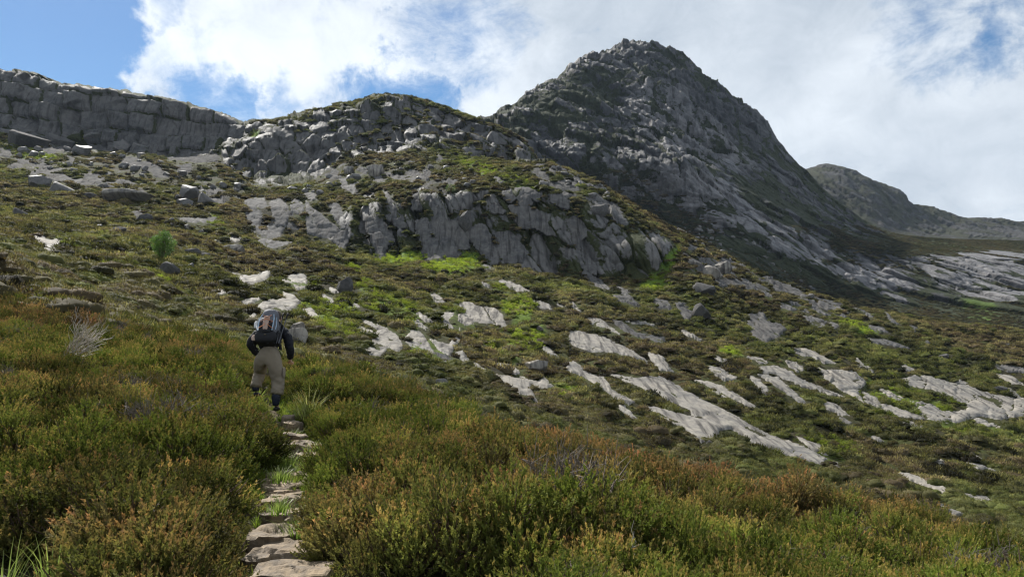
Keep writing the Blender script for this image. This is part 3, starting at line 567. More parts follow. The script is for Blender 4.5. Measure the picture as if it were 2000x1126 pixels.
def build_hill():
    s = HS; PX, PY, X, Y, Z, D = s.PX, s.PY, s.X, s.Y, s.Z, s.D
    far = D > 120
    z1 = Z1(PX, PY) * (D > 225) * (D < 300); z2 = Z2(PX, PY) * (D > 205) * (D < 310); z3 = Z3(PX, PY) * (D > 132) * (D < 190)
    z1[(PX < -290) & (D > 262) & (D < 300)] = 1
    # behind the skyline keep the cliffs' character
    sl = SLABM(PX, PY) * (D > 20)
    nb = fbm(X / 2.3, Y / 2.3, 0, 3, 4); nm = fbm(X / 11, Y / 11, 0, 5, 4)
    k = sst(18, 45, D)
    dz = .05 * fbm(X / .5, Y / .5, 0, 9, 3) * (D < 40) + k * (.55 * nb + sst(50, 120, D) * 1.1 * nm) * (1 - .85 * sl) * (1 - .5 * z3)
    # slope benches and small crags in the rocky ground
    rk = ROCKY(PX, PY) * (D > 45)
    hb, gb, _ = blocks(X / 4.2, Y / 6.0, 21, .9, 1.2)
    dz = dz + rk * 2.2 * np.clip(hb + .15, 0, 1) * (1 - sl)
    # path trough
    pd = np.abs(X - path_x(D)); pm = sst(.55, .28, pd) * (D < 13.5)
    dz = dz - .14 * pm
    # left cliff: great joints in near-level courses
    h1, g1, r1 = bricks((X + .22 * Z) / 8.5, (Z + .10 * X) / 6.0, 31, 1.1, 1.0, .20); h1c = blocks((X + .3 * Z) / 19, Z / 13, 35, 1.0, 1.2, .3)[0]; g1 = g1 * (.45 + .55 * (r1 > .3)); h1b, g1b, _ = blocks((X + .1 * Z) / 3.6, (Z + .05 * X) / 2.6, 33, .7, 1.0, .2)
    h2, g2, r2 = blocks((X + .5 * Z) / 6.0, (Z - .15 * X) / 4.8, 41, .9, 1.7, .2); h2b, g2b, _ = blocks((X + .35 * Z) / 2.0, Z / 2.1, 43, .8, 1.3)
    h3, g3, r3 = blocks((X + .42 * Z) / 6.6, (Z - .25 * X) / 10.5, 51, 1.1, 1.5, .45); h3b, g3b, _ = blocks((X + .45 * Z) / 1.7, Z / 5, 53, .8, 1.0)
    big = fbm(X / 22, Z / 22, 0, 61, 3)
    gy = -(z1 * (3.0 * h1 + 2.2 * h1c + .30 * h1b - 1.5 * g1 - .5 * g1b * (r1 > .6) + 1.6 * big) + z2 * (1.9 * h2 + .30 * h2b - 1.2 * g2 - .2 * g2b + 4.5 * big) + z3 * (1.25 * h3 + .60 * h3b - 1.1 * g3 - .45 * g3b + 1.2 * big))
    gz = z1 * (.8 * h1 + .25 * h1b - .3 * g1) + z2 * (.8 * h2 + .2 * h2b - .3 * g2) + z3 * (.3 * h3 - .1 * g3)
    # long shadowed gullies in the slab crag
    for gx0, wd, dp in ((812, 7, 3.2), (752, 6, 1.8), (1052, 7, 1.6), (700, 5, 1.2), (935, 6, 1.5), (1128, 7, 1.8)):
        q = np.exp(-((PX - (gx0 + (PY - 420) * .30)) / wd) ** 2) * z3; gy = gy + dp * q
    # the knobbly tower on the crest and the shaded overhang at the crag's end
    for cx, cy, rx, ry, a in ((1035, 305, 34, 34, 3.5), (960, 275, 30, 24, 3), (540, 290, 60, 40, 4.0), (560, 335, 60, 24, 3.5), (1250, 490, 60, 30, 3.5)):
        q = np.exp(-(((PX - cx) / rx) ** 2 + ((PY - cy) / ry) ** 2) ** 2) * ((z2 > 0) | (z3 > 0)); gy = gy - a * q
    s.displace(dz + gz, 0, gy)
    # rock and plant cover
    vn = fbm(X / 6, Y / 9 + Z / 7, 0, 71, 5); vs = fbm((X + .4 * Z) / 2.0, Z / 9, 0, 73, 4)
    v2 = fbm(X / 3.2, Y / 4.5, 0, 75, 4); rock = .10 + rk * (1.15 + 2.2 * v2) + .25 * vn * (D > 60)
    r_c1 = 1.05 - .25 * np.clip(vn, -1, 1); r_c2 = .92 + .60 * vn + .25 * (r2 - .5); r_c3 = .54 + .75 * vs + .55 * vn + .2 * (r3 - .5)
    # heathery top and ledges of the middle hill
    fl_ = np.gradient(s.Z, axis=1) / np.maximum(np.gradient(s.D, axis=1), 1e-4); flat = sst(.75, .25, fl_)
    r_c1 = r_c1 - .75 * flat - 1.2 * (D > 279); r_c2 = r_c2 - .65 * flat - .8 * (D > 279) ; r_c3 = r_c3 - .30 * flat
    topveg = np.exp(-(((PX - 700) / 130) ** 2 + ((PY - 215) / 26) ** 2) ** 2) * .22 * (D > 200)
    r_c2 = r_c2 - topveg
    rock = rock * (1 - z1) + r_c1 * z1; rock = rock * (1 - z2) + r_c2 * z2; rock = rock * (1 - z3) + r_c3 * z3
    rock = np.maximum(rock - 2.0 * GREENM(PX, PY) * (D > 45) * (1 - .5 * z3), 0) * (D > 35)
    rock = rock - z1 * (.95 * g1 + .35 * g1b * (r1 > .5)) - z2 * (.7 * g2 + .25 * g2b) - z3 * (.6 * g3 + .2 * g3b)
    s.rock = rock; s.zone = np.where(z1 > .5, 1, np.where(z2 > .5, 2, np.where(z3 > .5, 3, 0)))
    rock = np.where((D > 200) & (D < 400) & (z1 + z2 < .3), rock - .5, rock)
    s.green = GREENM(PX, PY) * (D > 24) * (1 - z1) + .55 * pm * 0
    s.cover = np.clip(np.maximum(rock, sl), 0, 1)
    s.finish()
    res = s.build({0: 'ground', 1: 'rock_cliff', 2: 'summit_crag', 3: 'slab_crag'}, {0: M['ground'], 1: M['cliff'], 2: M['cliff'], 3: M['slabcrag']},
                  {'rock': rock, 'veg': 1 - rock, 'green': s.green, 'path': pm}, s.zone)
    for z, o in res:
        if z == 0: tag(o, kind='structure')
        if z == 1: tag(o, 'long dark cliff of big squared joint blocks along the left skyline', 'cliff')
        if z == 2: tag(o, 'broken grey crag with heathery ledges on the rounded middle hill', 'crag')
        if z == 3: tag(o, 'steep crag of leaning slabs and dark gullies above the bright bracken', 'crag')
build_hill()
print('hill', time.time() - T0)
MOUNT = [
 (250, {700:520,1000:560,1200:600,1400:680,1700:760,2000:780,2500:800}),
 (330, {700:420,900:340,1000:345,1150:400,1300:462,1400:500,1500:560,1600:600,1700:632,1850:640,2000:650,2500:660}),
 (380, {700:380,900:310,1000:320,1150:384,1250:430,1350:455,1450:492,1550:540,1650:580,1750:606,1870:606,2000:592,2500:600}),
 ({700:388,1150:396,1250:392,1450:400,2500:420}, {700:360,900:285,1000:290,1150:352,1200:350,1300:372,1350:395,1450:440,1550:490,1650:540,1750:570,1870:575,2000:560,2500:570}),
 ({700:410,1150:402,1250:400,1450:420,2500:450}, {700:345,900:262,1000:262,1100:305,1150:318,1220:330,1300:335,1400:375,1450:408,1550:455,1650:500,1750:530,2000:530,2500:545}),
 ({700:420,1000:440,1250:470,1500:470,2500:480}, {700:340,900:246,1000:232,1100:245,1200:255,1300:265,1400:320,1500:385,1600:440,1700:480,1850:500,2000:505,2500:520}),
 ({700:440,1000:490,1250:560,1500:560,2500:560}, {700:336,900:240,960:220,1000:211,1080:180,1150:160,1250:155,1330:180,1420:258,1500:325,1560:375,1640:430,1700:455,1850:478,2000:482,2500:500}),
 ({700:450,1000:510,1130:590,1240:640,1400:630,2500:640}, {700:335,860:245,920:237,945:226,970:216,1000:201,1050:168,1090:146,1130:121,1165:104,1200:86,1230:76,1262:80,1290:80,1320:97,1360:126,1400:157,1450:202,1500:243,1520:268,1533:288,1580:337,1640:395,1700:436,1750:456,1850:466,2000:470,2500:480}),
 ({700:470,1240:690,2500:700}, {700:360,920:262,1000:230,1130:155,1240:110,1300:112,1400:190,1500:280,1580:370,1700:470,2000:510,2500:520}),
 ({700:600,1240:900,2500:850}, {700:500,1000:420,1240:330,1500:450,1700:600,2000:640,2500:650}),
]
def build_mountain():
    s = Sheet(MOUNT, 700, 2260, 1.7, 660); PX, PY, X, Y, Z, D = s.PX, s.PY, s.X, s.Y, s.Z, s.D
    tops = np.interp(PX, [900, 1230, 1530, 1750, 2300], [237, 76, 288, 456, 470])
    on = sst(325, 400, D)
    c1, s1 = math.cos(R(52)), math.sin(R(52)); a = X * c1 * 1.0 + Z * s1; b = -X * s1 + Z * c1          # joints dipping steeply right
    c2, s2 = math.cos(R(30)), math.sin(R(30)); a2 = X * s2 + Z * c2; b2 = X * c2 - Z * s2            # apron: sheets dipping gently right
    hA, gA, rA = blocks(a / 17, b / 30, 81, .9, 1.3, .45); hB, gB, rB = blocks(a / 6, b / 11, 83, .9, 1.4, .5); hC, gC, _ = blocks(a / 2.4, b / 3.6, 85, .9, 1.4, .4)
    hD, gD, rD = blocks(a2 / 8, b2 / 42, 91, .9, 1.0, .4); hE, gE, _ = blocks(a2 / 2.8, b2 / 15, 93, .9, 1.0, .35)
    apr = sst(-30, 30, (PX - 1290) * .55 - (PY * 0 - 0) + (PY - 330) * .9 - 40) * sst(1270, 1420, PX)
    foot = sst(560, 620, PY - (PX - 1700) * .05 + 0 * PX)
    big = fbm(X / 70, Z / 60, Y / 90, 95, 4); rdg = 1 - 2.2 * np.abs(fbm((a + 14 * big) / 46, b / 150, 0, 107, 3)); rdg2 = 1 - 2.2 * np.abs(fbm(a / 19, b / 60, 3, 109, 3))
    r1 = 4.4 * hA + 2.8 * hB + 1.5 * hC - 2.2 * gA - 1.1 * gB - .5 * gC; r2 = 3.0 * hD + .4 * hE - 1.8 * gD - .3 * gE + 1.2 * hB
    ang = fbm(X / 5, Z / 5, Y / 7, 99, 4)
    rel = on * ((1 - apr) * r1 + apr * r2 + 1.2 * ang); rbig = on * (7 * big + (1 - .6 * apr) * (11 * (rdg - .5) + 5 * (rdg2 - .5)))
    calm = 1 - .85 * sst(440, 470, PY) * sst(1700, 1760, PX) * (D > 470)
    rel = rel * calm; rbig = rbig * calm
    # horizontal ledges of the dark lower wall
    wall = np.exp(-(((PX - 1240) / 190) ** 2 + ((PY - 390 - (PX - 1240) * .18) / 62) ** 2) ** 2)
    lg = blocks(X / 26 + .3, Z / 3.6, 97, 1.0, .5, .3); rel = rel + wall * on * (4.0 * lg[0] - 2.5 * lg[1])
    s.displace(rel * .42, 0, -(rel + rbig) * .95 + wall * on * 15)
    n = fbm(a / 22, b / 40, Y / 60, 101, 5); st = fbm(a2 / 3.2, b2 / 34, 0, 103, 5); n3 = fbm(X / 9, Z / 9, Y / 14, 105, 5)
    rock = .80 + .60 * n + .60 * n3 + .45 * (rB - .5)
    fm = np.gradient(s.Z, axis=1) / np.maximum(np.gradient(s.D, axis=1), 1e-4); rock = rock - .5 * sst(.7, .2, fm) * (D > 400)
    ra = Raster()
    ra.poly([(1130,300),(1330,330),(1420,350),(1500,420),(1620,480),(1740,525),(1800,560),(1740,570),(1600,530),(1500,490),(1420,450),(1330,395),(1200,360)], 14)
    ra.poly([(1240,150),(1330,170),(1430,270),(1480,330),(1400,330),(1300,300),(1230,230)], 20, .7)
    ra.poly([(1790,500),(1850,478),(1940,480),(2060,500),(2300,520),(2300,610),(2000,588),(1880,582),(1830,560)], 12, 1.0)
    ra.poly([(1570,500),(1640,540),(1780,585),(1870,600),(1860,612),(1760,598),(1700,590),(1620,560),(1560,520)], 8, .8)
    R_ = ra(PX, PY); rock = rock * (1 - R_) + R_ * (.80 + .7 * st + .6 * n3)
    low = sst(400, 340, D) + sst(25, -5, np.interp(PX, [1000, 1150, 1300, 1450, 1600, 1750, 1900, 2100], [330, 395, 455, 490, 540, 600, 600, 588]) - PY) * (D < 420)
    rock = rock - np.clip(low, 0, 1) * (.75 - .2 * n3)
    plat = sst(1690, 1760, PX) * sst(452, 462, PY) * sst(498, 478, PY); rock = rock - plat * .72
    rock = rock - .4 * np.exp(-(((PX - 1270) / 150) ** 2 + ((PY - 405 - (PX - 1270) * .22) / 34) ** 2) ** 2) + wall * (-.10 + .6 * (lg[2] - .5)); rock = rock - .35 * (1 - rdg2) * (1 - R_) * .45  # extra plant colour darkens the wall band: its overhang shade and wet, painted in
    gr = GREENM(PX, PY) * (D > 300)
    rock = rock - gr * .9 * (PX > 1400) - .35 * np.exp(-(((PX - 1130) / 120) ** 2 + ((PY - 190) / 40) ** 2))
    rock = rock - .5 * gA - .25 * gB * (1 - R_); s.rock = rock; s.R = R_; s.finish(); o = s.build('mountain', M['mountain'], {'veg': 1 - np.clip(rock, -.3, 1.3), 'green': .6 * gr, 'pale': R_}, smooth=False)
    tag(o, kind='structure'); return s
MS = build_mountain()
FAR = [(640, {1300:620,2700:640}), (800, {1300:560,1600:500,1750:490,2000:490,2700:500}), (950, {1300:470,1500:420,1580:400,1700:430,1760:455,1850:468,2000:472,2700:480}),
 (1100, {1300:420,1500:350,1560:345,1600:345,1640:345,1700:362,1760:400,1800:425,1900:448,2000:455,2700:465}),
 (1180, {1300:400,1500:345,1545:338,1580:332,1605:324,1635:322,1680:331,1705:345,1730:356,1765:371,1790:397,1815:401,1850:410,1890:423,1920:426,1960:427,2000:432,2700:440}),
 (1300, {1300:440,1500:380,1600:360,1700:380,1800:430,2000:460,2700:470}), (1800, {1300:640,2700:640})]
def build_far():
    s = Sheet(FAR, 1400, 2600, 3.0, 260); X, Y, Z, D, PX, PY = s.X, s.Y, s.Z, s.D, s.PX, s.PY
    h, g, r = blocks((X + .5 * Z) / 16, (Z) / 26, 111, .9, 1.3); h2, g2, _ = blocks(X / 6, Z / 7, 113, .9, 1.3)
    on = sst(900, 1000, D); rel = on * (4.5 * h + 2.0 * h2 - 2.5 * g - 1 * g2 + 8 * fbm(X / 60, Z / 60, 0, 115, 4))
    s.displace(rel * .25, 0, -rel); n = fbm(X / 20, Z / 12, Y / 40, 117, 5)
    rock = .45 + .6 * n + .3 * (r - .5) - .5 * sst(960, 860, D)
    s.finish(); tag(s.build('far_ridge', M['far'], {'veg': 1 - rock, 'green': 0 * rock + .2 * (PX < 1660) * (PY < 350)}), kind='structure')
build_far()
print('mountain', time.time() - T0)
# ------------------------------------------------------------------ plants
class Tri:
    """collects loose triangles and quads with the tip and rnd values their material reads"""
    def __init__(s): s.V = []; s.T = []; s.tip = []; s.rnd = []; s.n = 0
    def add(s, V, T, tip, rnd):
        V = np.asarray(V, float).reshape(-1, 3); s.V.append(V); s.T.append(np.asarray(T) + s.n); s.n += len(V)
        s.tip.append(np.broadcast_to(tip, (len(V),))); s.rnd.append(np.broadcast_to(rnd, (len(V),)))
    def build(s, name, mats, link=False, parent=None, smooth=False):
        V = np.concatenate(s.V); T = np.concatenate(s.T)
        o = mesh_np(name, V, None, T, mat=mats, smooth=smooth, attrs={'tip': np.concatenate(s.tip), 'rnd': np.concatenate(s.rnd)}, link=link, parent=parent); return o
def frame(d):
    d = d / np.linalg.norm(d, axis=-1, keepdims=True); a = np.where(np.abs(d[..., 2:3]) < .9, [[0, 0, 1.]], [[1., 0, 0]])
    u = np.cross(d, a); u /= np.linalg.norm(u, axis=-1, keepdims=True); return d, u, np.cross(d, u)
def leaves(t, base, dirs, L, Wd, tip, rnd, rng_):
    """one narrow triangle per leaf"""
    n = len(base); d, u, v = frame(dirs); ph = rng_.uniform(0, math.tau, n)[:, None]; w = u * np.cos(ph) + v * np.sin(ph)
    L = np.broadcast_to(L, (n,))[:, None]; Wd = np.broadcast_to(Wd, (n,))[:, None]
    V = np.stack([base - w * Wd * .5, base + w * Wd * .5, base + d * L], 1).reshape(-1, 3)
    t.add(V, np.arange(3 * n).reshape(-1, 3), np.repeat(np.broadcast_to(tip, (n,)), 3), np.repeat(np.broadcast_to(rnd, (n,)), 3))
def strip(t, P, r, tip=0, rnd=.5):
    """three-sided twig along points"""
    P = np.asarray(P, float); n = len(P); d = np.gradient(P, axis=0); d, u, v = frame(d); r = np.broadcast_to(r, (n,))[:, None]
    ring = np.stack([P + r * (u * math.cos(a) + v * math.sin(a)) for a in (0, 2.1, 4.2)], 1).reshape(-1, 3); T = []
    for i in range(n - 1):
        for k in range(3):
            a, b = 3 * i + k, 3 * i + (k + 1) % 3; T += [(a, b, a + 3), (b, b + 3, a + 3)]
    t.add(ring, T, tip, rnd)
def near_heath(seed, R0=.30, H=.50, shoots=330, upright=.75, leafL=.021, nl=15, woody=False):
    g = np.random.default_rng(seed); t = Tri(); st = Tri()
    # woody stems fan out from the base
    tops = []
    for i in range(24):
        a = g.uniform(0, math.tau); rr = R0 * math.sqrt(g.uniform(0, 1)); top = np.array([rr * math.cos(a), rr * math.sin(a), H * g.uniform(.55, .8) * (1 - .25 * (rr / R0) ** 2)])
        m_ = top * .5 + np.array([0, 0, -.05]) + g.normal(0, .02, 3); strip(st, [top * [.1, .1, 0] - [0, 0, .05], m_, top], [.007, .005, .003]); tops.append(top)
    if woody:                                              # old leggy plant: bare grey branches with a few live shoots
        for i in range(46):
            a = g.uniform(0, math.tau); e = np.array([math.cos(a) * R0 * g.uniform(.3, 1.2), math.sin(a) * R0 * g.uniform(.3, 1.2), H * g.uniform(.55, 1.15)]); P = [e * [.1, .1, 0], e * [.5, .5, .55] + g.normal(0, .03, 3), e]; strip(st, P, [.008, .005, .002])
            for _ in range(5): b = e * g.uniform(.5, .95); strip(st, [b, b + g.normal(0, .035, 3) + [0, 0, .03], b + g.normal(0, .06, 3) + [0, 0, .08]], [.0035, .0025, .0012])
    # plumes: tight bundles of shoots at uneven heights, with gaps between them
    K_ = 8
    for c in range(K_):
        a = g.uniform(0, math.tau); rr = R0 * math.sqrt(g.uniform(0, 1)); cx, cy = rr * math.cos(a), rr * math.sin(a); hz = H * (1 - .45 * (rr / R0) ** 2) * g.uniform(.50, 1.15); cr = g.uniform(.055, .11); ct = g.uniform(0, 1); lean = np.array([cx / R0 * .45, cy / R0 * .45, 1]) + g.normal(0, .10, 3)
        hub = np.array([cx * .8, cy * .8, hz - .20])
        strip(st, [np.array([cx * .2, cy * .2, -.03]), hub * [1, 1, .5], hub + [0, 0, .08]], [.007, .005, .003])
        for i in range(shoots // K_):
            o_ = g.normal(0, 1, 3); o_ /= np.linalg.norm(o_); d = lean * 1.0 + o_ * .55; d /= np.linalg.norm(d); L = g.uniform(.05, .105); b = hub + o_ * [cr, cr, cr * .6] + d * g.uniform(.0, .13)
            q = np.sort(g.uniform(0, 1, nl)); bend = g.normal(0, .01, 3); P = b + d * (L * q)[:, None] + bend * (q * q)[:, None]
            az = g.uniform(0, math.tau, nl); dd, u, v = frame(np.repeat(d[None], nl, 0)); dirs = dd * .8 + (u * np.cos(az)[:, None] + v * np.sin(az)[:, None]) * .6
            up = np.clip((P[:, 2] - hz + .20) / .30, 0, 1)
            leaves(t, P, dirs, leafL * g.uniform(.75, 1.2, nl), 0.0125, np.clip(up * .75 + q * .3, 0, 1), np.clip(ct * .75 + g.uniform(0, .3, nl), 0, 1), g)
            if i % 5 == 0: strip(st, [hub, b, b + d * L * .8], [.0024, .0018, .001])
    o = t.build('heath_tuft', M['heath']); s_ = st.build('heath_tuft_stem', M['stem'])
    # join both meshes into one prototype
    me = o.data; me.materials.append(M['stem']); V0 = len(me.vertices)
    co = np.zeros(V0 * 3, np.float32); me.vertices.foreach_get('co', co); co = co.reshape(-1, 3)
    m2 = s_.data; c2 = np.zeros(len(m2.vertices) * 3, np.float32); m2.vertices.foreach_get('co', c2); c2 = c2.reshape(-1, 3)
    T2 = np.concatenate(st.T) + V0; n = mesh_np('heath_tuft', np.concatenate([co, c2]), None, np.concatenate([np.concatenate(t.T), T2]), mat=M['heath'], smooth=False,
        attrs={'tip': np.concatenate(t.tip + st.tip), 'rnd': np.concatenate(t.rnd + st.rnd)}, link=False)
    n.data.materials.append(M['greystem'] if woody else M['stem']); mi = np.zeros(len(n.data.polygons), np.int32); mi[-len(T2):] = 1; n.data.polygons.foreach_set('material_index', mi)
    bpy.data.objects.remove(o); bpy.data.objects.remove(s_); return n
def dome_tuft(seed, n, L, Wd, matr, flat=.55, lumps=6, core=(8, 5)):
    """cushion of heather for the middle and far slope: dark core with leafy shoots over several lumps"""
    g = np.random.default_rng(seed); t = Tri(); lp = [(g.normal(0, .30), g.normal(0, .30), g.uniform(.28, .52)) for _ in range(lumps)] + [(0, 0, .5)]
    P = []; Dn = []
    for k in range(n):
        cx, cy, r = lp[g.integers(len(lp))]; a = g.uniform(0, math.tau); e = math.asin(g.uniform(-.1, 1)); d = np.array([math.cos(a) * math.cos(e), math.sin(a) * math.cos(e), math.sin(e)])
        P.append(np.array([cx, cy, 0]) + d * r * g.uniform(.75, 1.0) * [1, 1, flat * 1.35]); Dn.append(d * .7 + [0, 0, .6] + g.normal(0, .3, 3))
    P = np.array(P); Dn = np.array(Dn); tipv = np.clip(P[:, 2] / (flat * .62), 0, 1)
    leaves(t, P, Dn, L * g.uniform(.6, 1.3, n), Wd, tipv, g.uniform(0, 1, n), g)
    for cx, cy, r in lp:                                   # leafy body under the shoots
        V = []; T = []; na, ne = core
        for j in range(ne + 1):
            e = (j / ne) * math.pi / 2
            for i in range(na): a = math.tau * i / na; q = r * .95 * g.uniform(.78, 1.12); V.append((cx + q * math.cos(a) * math.cos(e), cy + q * math.sin(a) * math.cos(e), q * math.sin(e) * flat * 1.3 - .06))
        for j in range(ne):
            for i in range(na): a0 = j * na + i; b0 = j * na + (i + 1) % na; T += [(a0, b0, a0 + na), (b0, b0 + na, a0 + na)]
        t.add(V, T, .3, g.uniform(0, .35))
    return t.build('heather_cushion', matr)
def fern_tuft(seed, n=26, H=.55, matr='fern', L=.16, nl=12):
    g = np.random.default_rng(seed); t = Tri()
    for k in range(n):
        a = g.uniform(0, math.tau); b = np.array([g.normal(0, .16), g.normal(0, .16), 0]); o = np.array([math.cos(a), math.sin(a), 0]); h = H * g.uniform(.6, 1.1)
        q = np.linspace(.25, 1, nl); P = b + o * (q ** 2)[:, None] * h * .7 + np.array([0, 0, 1]) * (np.sin(q * 1.7) * h)[:, None]; s_ = np.cross(o, [0, 0, 1.])
        for sg in (-1, 1): leaves(t, P, s_ * sg + o * .5 + g.normal(0, .15, (nl, 3)), L * (1.15 - q), .05, q, g.uniform(0, 1, nl), g)
    return t.build('bracken_frond', M[matr])
def grass_clump(seed, n=60, H=.35, spread=.07, lean=.5, w=.007):
    g = np.random.default_rng(seed); t = Tri()
    for k in range(n):
        a = g.uniform(0, math.tau); o = np.array([math.cos(a), math.sin(a), 0]); b = o * spread * g.uniform(0, 1); h = H * g.uniform(.45, 1.1); ln = lean * g.uniform(.2, 1.2); sd_ = np.cross(o, [0, 0, 1.]) * w * g.uniform(.6, 1.2); V = []
        for i in range(6):
            q = i / 5; p = b + o * ln * h * q ** 2.2 + np.array([0, 0, h * (q - .25 * ln * q ** 3)]); V += [p - sd_ * (1 - q * .95), p + sd_ * (1 - q * .95)]
        T = []
        for i in range(5): T += [(2 * i, 2 * i + 1, 2 * i + 2), (2 * i + 1, 2 * i + 3, 2 * i + 2)]
        t.add(V, T, np.repeat(np.linspace(0, 1, 6), 2), g.uniform(0, 1))
    return t
def collection(name, objs):
    c = bpy.data.collections.new(name)
    for i, o in enumerate(objs): o.name = '%s_%02d' % (name, i); c.objects.link(o)
    return c
def scatter(name, P, yaw, tilt, scale, tint, lum, protos, g, idx=None):
    n = len(P); me = bpy.data.meshes.new(name); me.vertices.add(n); me.vertices.foreach_set('co', np.asarray(P, np.float32).ravel()); me.update()
    rot = np.stack([tilt[:, 0], tilt[:, 1], yaw], 1).astype(np.float32)
    for k, a, ty in (('rot', rot, 'FLOAT_VECTOR'), ('scl', np.asarray(scale, np.float32), 'FLOAT_VECTOR')): at = me.attributes.new(k, ty, 'POINT'); at.data.foreach_set('vector', a.ravel())
    at = me.attributes.new('idx', 'INT', 'POINT'); at.data.foreach_set('value', (g.integers(0, len(protos.objects), n) if idx is None else idx).astype(np.int32))
    for k, a in (('tint', tint), ('lum', lum)): at = me.attributes.new(k, 'FLOAT', 'POINT'); at.data.foreach_set('value', np.asarray(a, np.float32))
    o = bpy.data.objects.new(name, me); COL.objects.link(o)
    ng = bpy.data.node_groups.new(name, 'GeometryNodeTree'); ng.interface.new_socket('Geometry', in_out='INPUT', socket_type='NodeSocketGeometry'); ng.interface.new_socket('Geometry', in_out='OUTPUT', socket_type='NodeSocketGeometry')
    N, L = ng.nodes, ng.links; gi = N.new('NodeGroupInput'); go = N.new('NodeGroupOutput'); ip = N.new('GeometryNodeInstanceOnPoints'); ci = N.new('GeometryNodeCollectionInfo')
    ci.inputs['Collection'].default_value = protos; ci.inputs['Separate Children'].default_value = True; ci.inputs['Reset Children'].default_value = True
    def att(nm, ty): a = N.new('GeometryNodeInputNamedAttribute'); a.data_type = ty; a.inputs['Name'].default_value = nm; return a.outputs['Attribute']
    er = N.new('FunctionNodeEulerToRotation'); L.new(att('rot', 'FLOAT_VECTOR'), er.inputs[0])
    L.new(gi.outputs[0], ip.inputs['Points']); L.new(ci.outputs[0], ip.inputs['Instance']); ip.inputs['Pick Instance'].default_value = True
    L.new(att('idx', 'INT'), ip.inputs['Instance Index']); L.new(er.outputs[0], ip.inputs['Rotation']); L.new(att('scl', 'FLOAT_VECTOR'), ip.inputs['Scale']); L.new(ip.outputs[0], go.inputs[0])
    md = o.modifiers.new('scatter', 'NODES'); md.node_group = ng; return tag(o, kind='stuff')
NEAR = collection('heath_near', [near_heath(100 + i, .30 + .03 * (i % 3), .40 + .04 * (i % 4), 500, .55 + .3 * (i % 2)) for i in range(11)] + [near_heath(150 + i, .28, .36, 170, .6, woody=True) for i in range(1)])
MID = collection('heath_mid', [dome_tuft(200 + i, 900, .085, .022, M['heathfar'], .62, 6, (10, 5)) for i in range(6)])
FARC = collection('heath_far', [dome_tuft(300 + i, 230, .16, .055, M['heathfar'], .55, 4, (8, 4)) for i in range(6)])
FERN = collection('bracken_tufts', [fern_tuft(400 + i) for i in range(4)])
FERNF = collection('bracken_far', [fern_tuft(410 + i, 14, .55, 'fern', .30, 5) for i in range(4)])
def sheet_sample(sheet, n, d0, d1, g, power=1.0, u0=-.75, u1=.75):
    """random ground points, evenly over the ground when power = 1, thinning with distance below that"""
    e = 1 + power; d = (d0 ** e + g.uniform(0, 1, n) * (d1 ** e - d0 ** e)) ** (1 / e); u = g.uniform(u0, u1, n); x = u * d; z = sheet.z(x, d)
    return x, d, z
def field(sheet, arr, x, y):
    c = np.clip(((x / y) - sheet.u[0]) / (sheet.u[1] - sheet.u[0]), 0, len(sheet.u) - 1).astype(int); out = np.zeros(len(x))
    for q in range(len(x)): out[q] = arr[c[q], min(np.searchsorted(sheet.D[c[q]], y[q]), arr.shape[1] - 1)]
    return out
BARE = [(-100 + 0, 0, 0, 0)]
